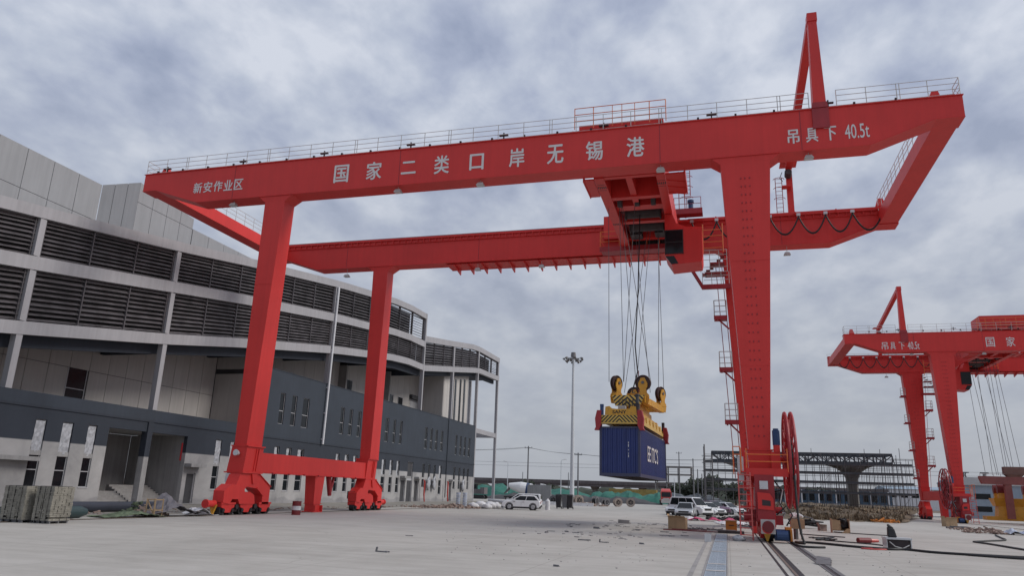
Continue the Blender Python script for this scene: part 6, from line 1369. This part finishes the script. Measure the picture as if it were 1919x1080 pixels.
# ------------------------------------------------------------------ scaffolded mushroom columns, hoarding and grass on the right
t = thing('unfinished_canopy', (13, 150, 0), 'unfinished canopy of dark truss deck on two flaring concrete columns', 'canopy')
m = MB()
for y in (147, 153):
    m.box(-2.6, 28.2, y-.15, y+.15, 10.15, 10.55); m.box(-2.6, 28.2, y-.15, y+.15, 8.75, 9.05)
    for k in range(21):
        x = -2.6+k*1.54; m.box(x-.1, x+.1, y-.1, y+.1, 9.06, 10.14)
        if k < 20: m.beam((x if k % 2 else x+1.54, y, 9.0), (x+1.54 if k % 2 else x, y, 10.2), .16)
for k in range(20):
    x = -2.6+k*1.62; m.beam((x, 147, 10.2), (x+1.5, 153, 9.0), .12); m.box(x-.08, x+.08, 147.2, 152.8, 10.2, 10.45)
m.build('truss_deck', 'truss', t)
for x in (3.6, 21.8):
    m = MB(); pr = [(.85, 0), (.85, 5.4), (1.0, 6.2), (1.4, 7.2), (2.4, 8.0), (4.2, 8.6), (5.0, 8.74)]; rs = []
    for r_, z in pr:
        rs.append([(x+r_*sx_, 150+min(r_, 2.8)*sy, z) for sx_, sy in ((-1, -.7), (-.7, -1), (.7, -1), (1, -.7), (1, .7), (.7, 1), (-.7, 1), (-1, .7))])
    vs = [q for g_ in rs for q in g_]; fs = []
    for j in range(len(rs)-1):
        for i in range(8): fs.append([j*8+i, j*8+(i+1) % 8, (j+1)*8+(i+1) % 8, (j+1)*8+i])
    fs.append([(len(rs)-1)*8+i for i in range(8)]); m.add(vs, fs); m.build('mushroom_column', 'conc', t)
t = thing('scaffold', (13, 146, 0), 'tube scaffold of many thin standards and plank lifts around the mushroom columns', 'scaffold')
m = MB(); rnd = random.Random(4)
for i in range(29):
    x = -4.0+i*1.25
    for y in (142.5, 145.5):
        if rnd.random() < .06: continue
        m.cyl((x, y, 0), (x, y, rnd.choice((9.0, 9.6, 10.2, 11.2)) if x < 29 else rnd.uniform(8, 10)), .055, n=4)
for y in (142.5, 145.5, 155):
    for z in (1.7, 3.4, 5.1, 6.7, 8.2, 9.4): m.cyl((-4.3, y, z), (31.2, y, z+rnd.uniform(-.05, .05)), .05, n=4)
for i in range(18):
    x = 17+i*.8
    for y in (148.5, 152, 155): m.cyl((x, y, 0), (x, y, rnd.uniform(8.4, 10)), .035, n=4)
for i in range(14): x = -4+i*2.5; z = rnd.choice((1.7, 3.4, 5.1, 6.7)); m.cyl((x, 142.4, z), (x+1.3, 142.4, z+1.7), .035, n=4)
m.build('tubes', 'scaf', t)
m = MB()
for z in (3.5, 5.2, 6.8, 8.3): m.box(-3.9, 30.3, 142.6, 145.4, z, z+.08); m.box(-3.9, 30.3, 142.52, 142.58, z-.05, z+.28)
m.build('plank_lift', 'truss', t)
m = MB()
for x in (-3.75, -2.45): m.cyl((x, 142.2, 0), (x, 142.2, 11.4 if x < -3 else 9.6), .12, n=6)
for k in range(22): m.cyl((-3.75, 142.2, .4+k*.44), (-2.45, 142.2, .4+k*.44), .04, n=4)
m.build('ladder_tower', 'scaf', t)
t = thing('blue_hoarding', (23, 176, 0), 'blue panelled site building with pale posts behind the scaffold', 'site building')
m = MB(); m.box(4, 33, 176, 180, 0, 4.3); m.build('wall', 'hoard', t)
m = MB()
for k in range(9): m.box(5+k*3.4, 5.25+k*3.4, 175.8, 175.99, 0, 4.35)
m.box(4, 33, 175.85, 175.98, 1.5, 1.7); m.build('post', 'pipewhite', t)
each('window', 'glass', t, [(4.6+k*1.75, 5.6+k*1.75, 175.9, 175.995, 2.2, 3.6) for k in range(16)])
# dry grass field: low ground with tufts
m = MB(); rnd = random.Random(9); nx, ny = 60, 24; vs = []; fs = []
for j in range(ny+1):
    for i in range(nx+1):
        y = 93+j*3.2; x = 6.0+i*(12.5+(y-93)*.24)/nx; e = min(1, j/3, (nx-i)/3, i/2); vs.append((x+rnd.uniform(-.3, .3)-(1.5 if j < 1 else 0), y+rnd.uniform(-.6, .6)+(2.0*math.sin(i*.7) if j < 1 else 0), .01+e*(.16+.16*math.sin(i*.37+j*.8)+rnd.uniform(-.14, .18))+.017*j*3.2))
for j in range(ny):
    for i in range(nx): a = j*(nx+1)+i; fs.append([a, a+1, a+nx+2, a+nx+1])
m.add(vs, fs); tag(m.build('grass_field', 'grass'), kind='structure')
m = MB()
for _ in range(1300):
    y = 94+rnd.random()**1.6*60; x = 7+rnd.random()*(11+(y-93)*.24); g_ = (y-93)*.017; h = rnd.uniform(.12, .5)*(1.8 if rnd.random() < .1 else 1); a = rnd.uniform(0, 3.14); d = .14
    m.add([(x-d*math.cos(a), y-d*math.sin(a), g_), (x+d*math.cos(a), y+d*math.sin(a), g_), (x+rnd.uniform(-.3, .3), y+rnd.uniform(-.3, .3), g_+.2+h)], [[0, 1, 2]])
tag(m.build('grass_tufts', 'grass'), kind='stuff')
tagheap('rubble_heap', 'bag', (5.2, 104), 2.6, 110, .1, .35, 'pale rubble heap right of the cable reel before the scaffold', 'rubble', 61, 1.3, 1.4)
tagheap('timber_heap', 'amber', (16.4, 93.5), 1.6, 30, .1, .22, 'yellowish timber pile at the edge of the grass', 'timber', 62, .4, 5)
# ------------------------------------------------------------------ far trees and buildings
def tree(x, y, h, r, seed, label, grp):
    rnd = random.Random(seed); t = thing('bushy_tree', (x, y, 0), label, 'tree', grp); m = MB(); m.cyl((x, y, 0), (x, y, h*.55), .35, .18, 7)
    for k in range(4): a = k*1.6+rnd.random(); m.cyl((x, y, h*.35+k*.3), (x+r*.6*math.cos(a), y+r*.6*math.sin(a), h*.7), .14, .05, 5)
    m.build('trunk', 'bark', t); m = MB(); cl_ = [(rnd.uniform(-.55, .55)*r, rnd.uniform(-.55, .55)*r, h*rnd.uniform(.45, .85), r*rnd.uniform(.4, .65)) for _ in range(9)]
    for _ in range(900):
        cx_, cy_, cz_, cr_ = rnd.choice(cl_); v = Vector((rnd.gauss(0, 1), rnd.gauss(0, 1), rnd.gauss(0, .8))).normalized()*cr_*rnd.uniform(.6, 1.05); p = Vector((x+cx_, y+cy_, cz_))+v
        s = rnd.uniform(.3, .62); a = Vector((rnd.gauss(0, 1), rnd.gauss(0, 1), rnd.gauss(0, 1))).normalized(); b = a.orthogonal().normalized()
        m.add([p-a*s, p+b*s*.6, p+a*s, p-b*s*.6], [[0, 1, 2, 3]])
    m.build('crown', 'leaf', t)
tx = [(-17, 262, 6), (-12.5, 258, 6.4), (-8, 255, 8), (-3, 252, 8.4), (2.5, 258, 6.6), (8, 262, 6), (13.5, 262, 5.6), (19, 268, 6), (25, 268, 5.6), (31, 270, 5.8), (-75, 290, 5.5), (-68, 292, 5)]
for k, (x, y, h) in enumerate(tx): tree(x, y, h, h*.62, 100+k, 'dark bushy tree in the row beyond the parked cars and scaffold', 'far tree row')
for k in range(7): tree(70+k*7.5, 260+k*4, 8.5+(k % 3), 4.2, 130+k, 'dark bushy tree on the skyline behind the distant crane', 'skyline trees at the right')
t = thing('frame_building', (-18, 262, 0), 'small unfinished frame building left of the far trees', 'building'); m = MB()
for z in (6.5, 9.5, 12.2): m.box(-25, -12, 280, 288, z, z+.4)
for x in (-25, -21, -17, -12.5): m.box(x, x+.4, 280, 280.4, 0, 12.2); m.box(x, x+.4, 287.6, 288, 0, 12.2)
m.build('frame', 'conc', t); m = MB(); m.box(-19, -12.6, 279.7, 279.9, 5.2, 6.4); m.build('banner', 'bag', t); m = MB()
for z in (10.6, 13.4): m.cyl((-25, 280, z), (-12, 280, z), .06, n=4)
m.build('guard_rail', 'scaf', t)
t = thing('pale_shed', (43, 150, 0), 'pale blue-grey shed behind the feet of the distant crane', 'shed'); m = MB(); m.box(39.5, 60, 150, 165, 0, 5.6); m.build('wall', 'shed', t); m = MB(); m.hull([(39.2, 149.7, 5.602), (60.3, 149.7, 5.602), (60.3, 165.3, 5.602), (39.2, 165.3, 5.602)], [(39.2, 157.2, 7.2), (60.3, 157.2, 7.2), (60.3, 157.8, 7.2), (39.2, 157.8, 7.2)]); m.build('roof', 'pole', t)
each('window', 'glass', t, [(41.2, 43.6, 149.95, 149.999, z, z+.9) for z in (1.2, 3.3)]); m = MB(); m.box(44.5, 46, 149.94, 149.999, 0, 2.6); m.build('door', 'pole', t)
for k, (x0, x1, y, h, mt, l) in enumerate(((60, 92, 330, 9.0, 'pipewhite', 'long white factory hall on the right skyline'), (96, 120, 380, 14, 'conc', 'grey warehouse block on the right skyline'), (125, 190, 420, 11, 'pipewhite', 'farther white hall at the right edge of the skyline'))):
    t = thing('factory_hall', ((x0+x1)/2, y, 0), l, 'factory hall'); m = MB(); m.box(x0, x1, y, y+25, 0, h*.86); m.build('wall', mt, t); m = MB(); m.hull([(x0-.4, y-.4, h*.86+.01), (x1+.4, y-.4, h*.86+.01), (x1+.4, y+25.4, h*.86+.01), (x0-.4, y+25.4, h*.86+.01)], [(x0-.4, y+11, h), (x1+.4, y+11, h), (x1+.4, y+14, h), (x0-.4, y+14, h)]); m.build('roof', 'shed', t)
    m = MB(); n = int((x1-x0)/4)
    each('window', 'glass', t, [(x0+1+i*4, x0+3.4+i*4, y-.06, y-.01, h*.5, h*.68) for i in range(n)])
for k, x in enumerate((92, 99)):
    t = thing('lattice_mast', (x, 345, 0), ('lattice mast on the skyline between the legs of the distant crane', 'right lattice mast on the skyline by the foot of the distant crane')[k], 'mast'); m = MB()
    for dx, dy in ((-.6, -.6), (.6, -.6), (.6, .6), (-.6, .6)): m.beam((x+dx, 345+dy, 0), (x+dx*.5, 345+dy*.5, 15), .2)
    for i in range(10): z = 1.5*i; m.beam((x-.6, 344.4, z), (x+.6, 344.4, z+1.5), .12); m.beam((x+.6, 344.4, z), (x-.6, 344.4, z+1.5), .12)
    m.build('lattice', 'scaf', t); m = MB(); m.box(x-2, x+2, 344.3, 344.9, 12.6, 13); m.box(x-1.5, x+1.5, 344.3, 344.9, 15, 15.4); m.build('crossarm', 'scaf', t)
# ------------------------------------------------------------------ distant crane's load and the parked spreaders
t = thing('lifting_beam', (35.3, 114, 4.9), 'red-brown T-shaped lifting beam with a brown block on top under the distant crane', 'lifting beam')
m = MB(); m.prism([(32.3, 4.95), (32.05, 5.7), (32.05, 5.95), (39.6, 5.9), (39.6, 4.9)], 'y', 113.6, 114.4); m.box(34.85, 35.65, 113.7, 114.3, .6, 4.94); m.build('beam', 'brown', t)
m = MB(); m.box(35.0, 37.3, 113.5, 114.5, 6.2, 7.2); m.hull([(35.4, 113.6, 5.91), (36.9, 113.6, 5.91), (36.9, 114.4, 5.91), (35.4, 114.4, 5.91)], [(35.1, 113.5, 6.19), (37.2, 113.5, 6.19), (37.2, 114.5, 6.19), (35.1, 114.5, 6.19)]); m.build('counter_block', 'brown2', t)
m = MB(); m.cyl((32.1, 113.6, 6.25), (35, 113.6, 6.25), .03, n=5)
for x in (32.1, 32.9, 33.7, 34.5): m.cyl((x, 113.6, 5.9), (x, 113.6, 6.25), .03, n=5)
m.build('railing', 'galv', t)
tr2 = [o for o in bpy.data.objects if o.name == 'crane_trolley.001'][0]
for a, b in ((32.9, 32.9), (33.4, 34.2), (34.3, 33.7), (34.0, 34.4), (35.4, 35.2), (35.0, 35.9), (36.3, 36.2), (36.6, 37.0), (35.8, 35.5)):
    m = MB(); m.cyl((a, 116.5, 21.9), (b, 114, 6.1 if b < 35 else 7.2), .028, n=5); m.build('hoist_rope', 'rope', tr2)
def parked_spreader(x, y, rz, label):
    t = thing('parked_spreader', (x, y, 0), label, 'spreader', 'yellow spreaders parked on the ground'); t.rotation_euler = (0, 0, rz); t.scale = (1.4, 1.4, 1.45); BASE[t.name] = Vector((0, 0, 0))
    m = MB(); m.box(-1.15, 1.15, -2.6, 2.6, .25, .6); m.hull([(-1.0, -1.6, .6), (1.0, -1.6, .6), (1.0, 1.6, .6), (-1.0, 1.6, .6)], [(-.8, -1.5, 1.5), (.8, -1.5, 1.5), (.8, 1.5, 1.5), (-.8, 1.5, 1.5)]); m.box(-1.15, 1.15, -2.7, -2.61, .0, .5); m.build('frame', 'yellow', t)
    m = MB(); m.hull([(-.8, -1.7, 1.5), (.8, -1.7, 1.5), (.8, 1.7, 1.5), (-.8, 1.7, 1.5)], [(-1.3, -1.9, 2.2), (1.3, -1.9, 2.2), (1.3, 1.9, 2.2), (-1.3, 1.9, 2.2)]); m.build('head_block', 'yellow', t)
    m = MB(); m.hull([(-.8, -1.76, 1.45), (.8, -1.76, 1.45), (.8, -1.71, 1.45), (-.8, -1.71, 1.45)], [(-1.25, -1.96, 2.15), (1.25, -1.96, 2.15), (1.25, -1.91, 2.15), (-1.25, -1.91, 2.15)]); m.build('hazard_panel', 'haz1', t)
    for sx_ in (-.95, .95):
        for sy in (-1.2, 1.2):
            m = MB(); m.prism([(sx_-.3, 2.2), (sx_+.3, 2.2), (sx_+.25, 2.6), (sx_+.1, 3.2), (sx_-.1, 3.2), (sx_-.25, 2.6)], 'y', sy-.25, sy+.25); o = m.build('sheave_bracket', 'yellow', t); m = MB(); m.cyl((sx_, sy-.28, 3.0), (sx_, sy+.28, 3.0), .42, n=18); m.build('sheave', 'drumred', o)
        m = MB(); m.box(sx_*1.35-.12, sx_*1.35+.12, -2.65, -2.3, .2, 1.2); m.build('corner_flipper', 'reddark', t)
parked_spreader(36.6, 116.5, 1.45, 'yellow spreader parked at the right edge, left of the pair, seen from its side')
parked_spreader(37.9, 108.5, .12, 'yellow spreader parked at the right edge, nearer one with striped front panel')
tagheap('rubble_heap', 'rubble', (19.6, 69.5), 1.7, 110, .06, .24, 'long heap of brown rubble before the parked spreaders', 'rubble', 71, .5, 1.6)
tagheap('rubble_heap', 'rubble', (20.5, 77.0), 2.4, 60, .06, .2, 'thin spread of pale rubble below the distant crane foot', 'rubble', 72, .2, 1.6)
sheet('tarpaulin', 'tarpblue', (21.8, 68.8), 12, 6, 2.4, 1.4, lambda u, v: .4*math.sin(u*7)**2*(1-abs(v-.5))+.06, .1, 'blue and white tarpaulin heap at the right edge of the yard', 'tarpaulin', 15)
carton('cardboard_box', 21.2, 86.5, 1.1, .9, .8, 'card', 'large cardboard box by the rear foot of the distant crane', 'box', .2)
m = MB(); m.box(19.4, 21.4, 79.6, 80.6, 0, .14); m.box(19.7, 21.0, 79.8, 80.4, .141, .22); tag(m.build('plank', 'pole', base=(20.4, 80, 0)), 'grey stacked boards before the distant crane foot', 'plank')
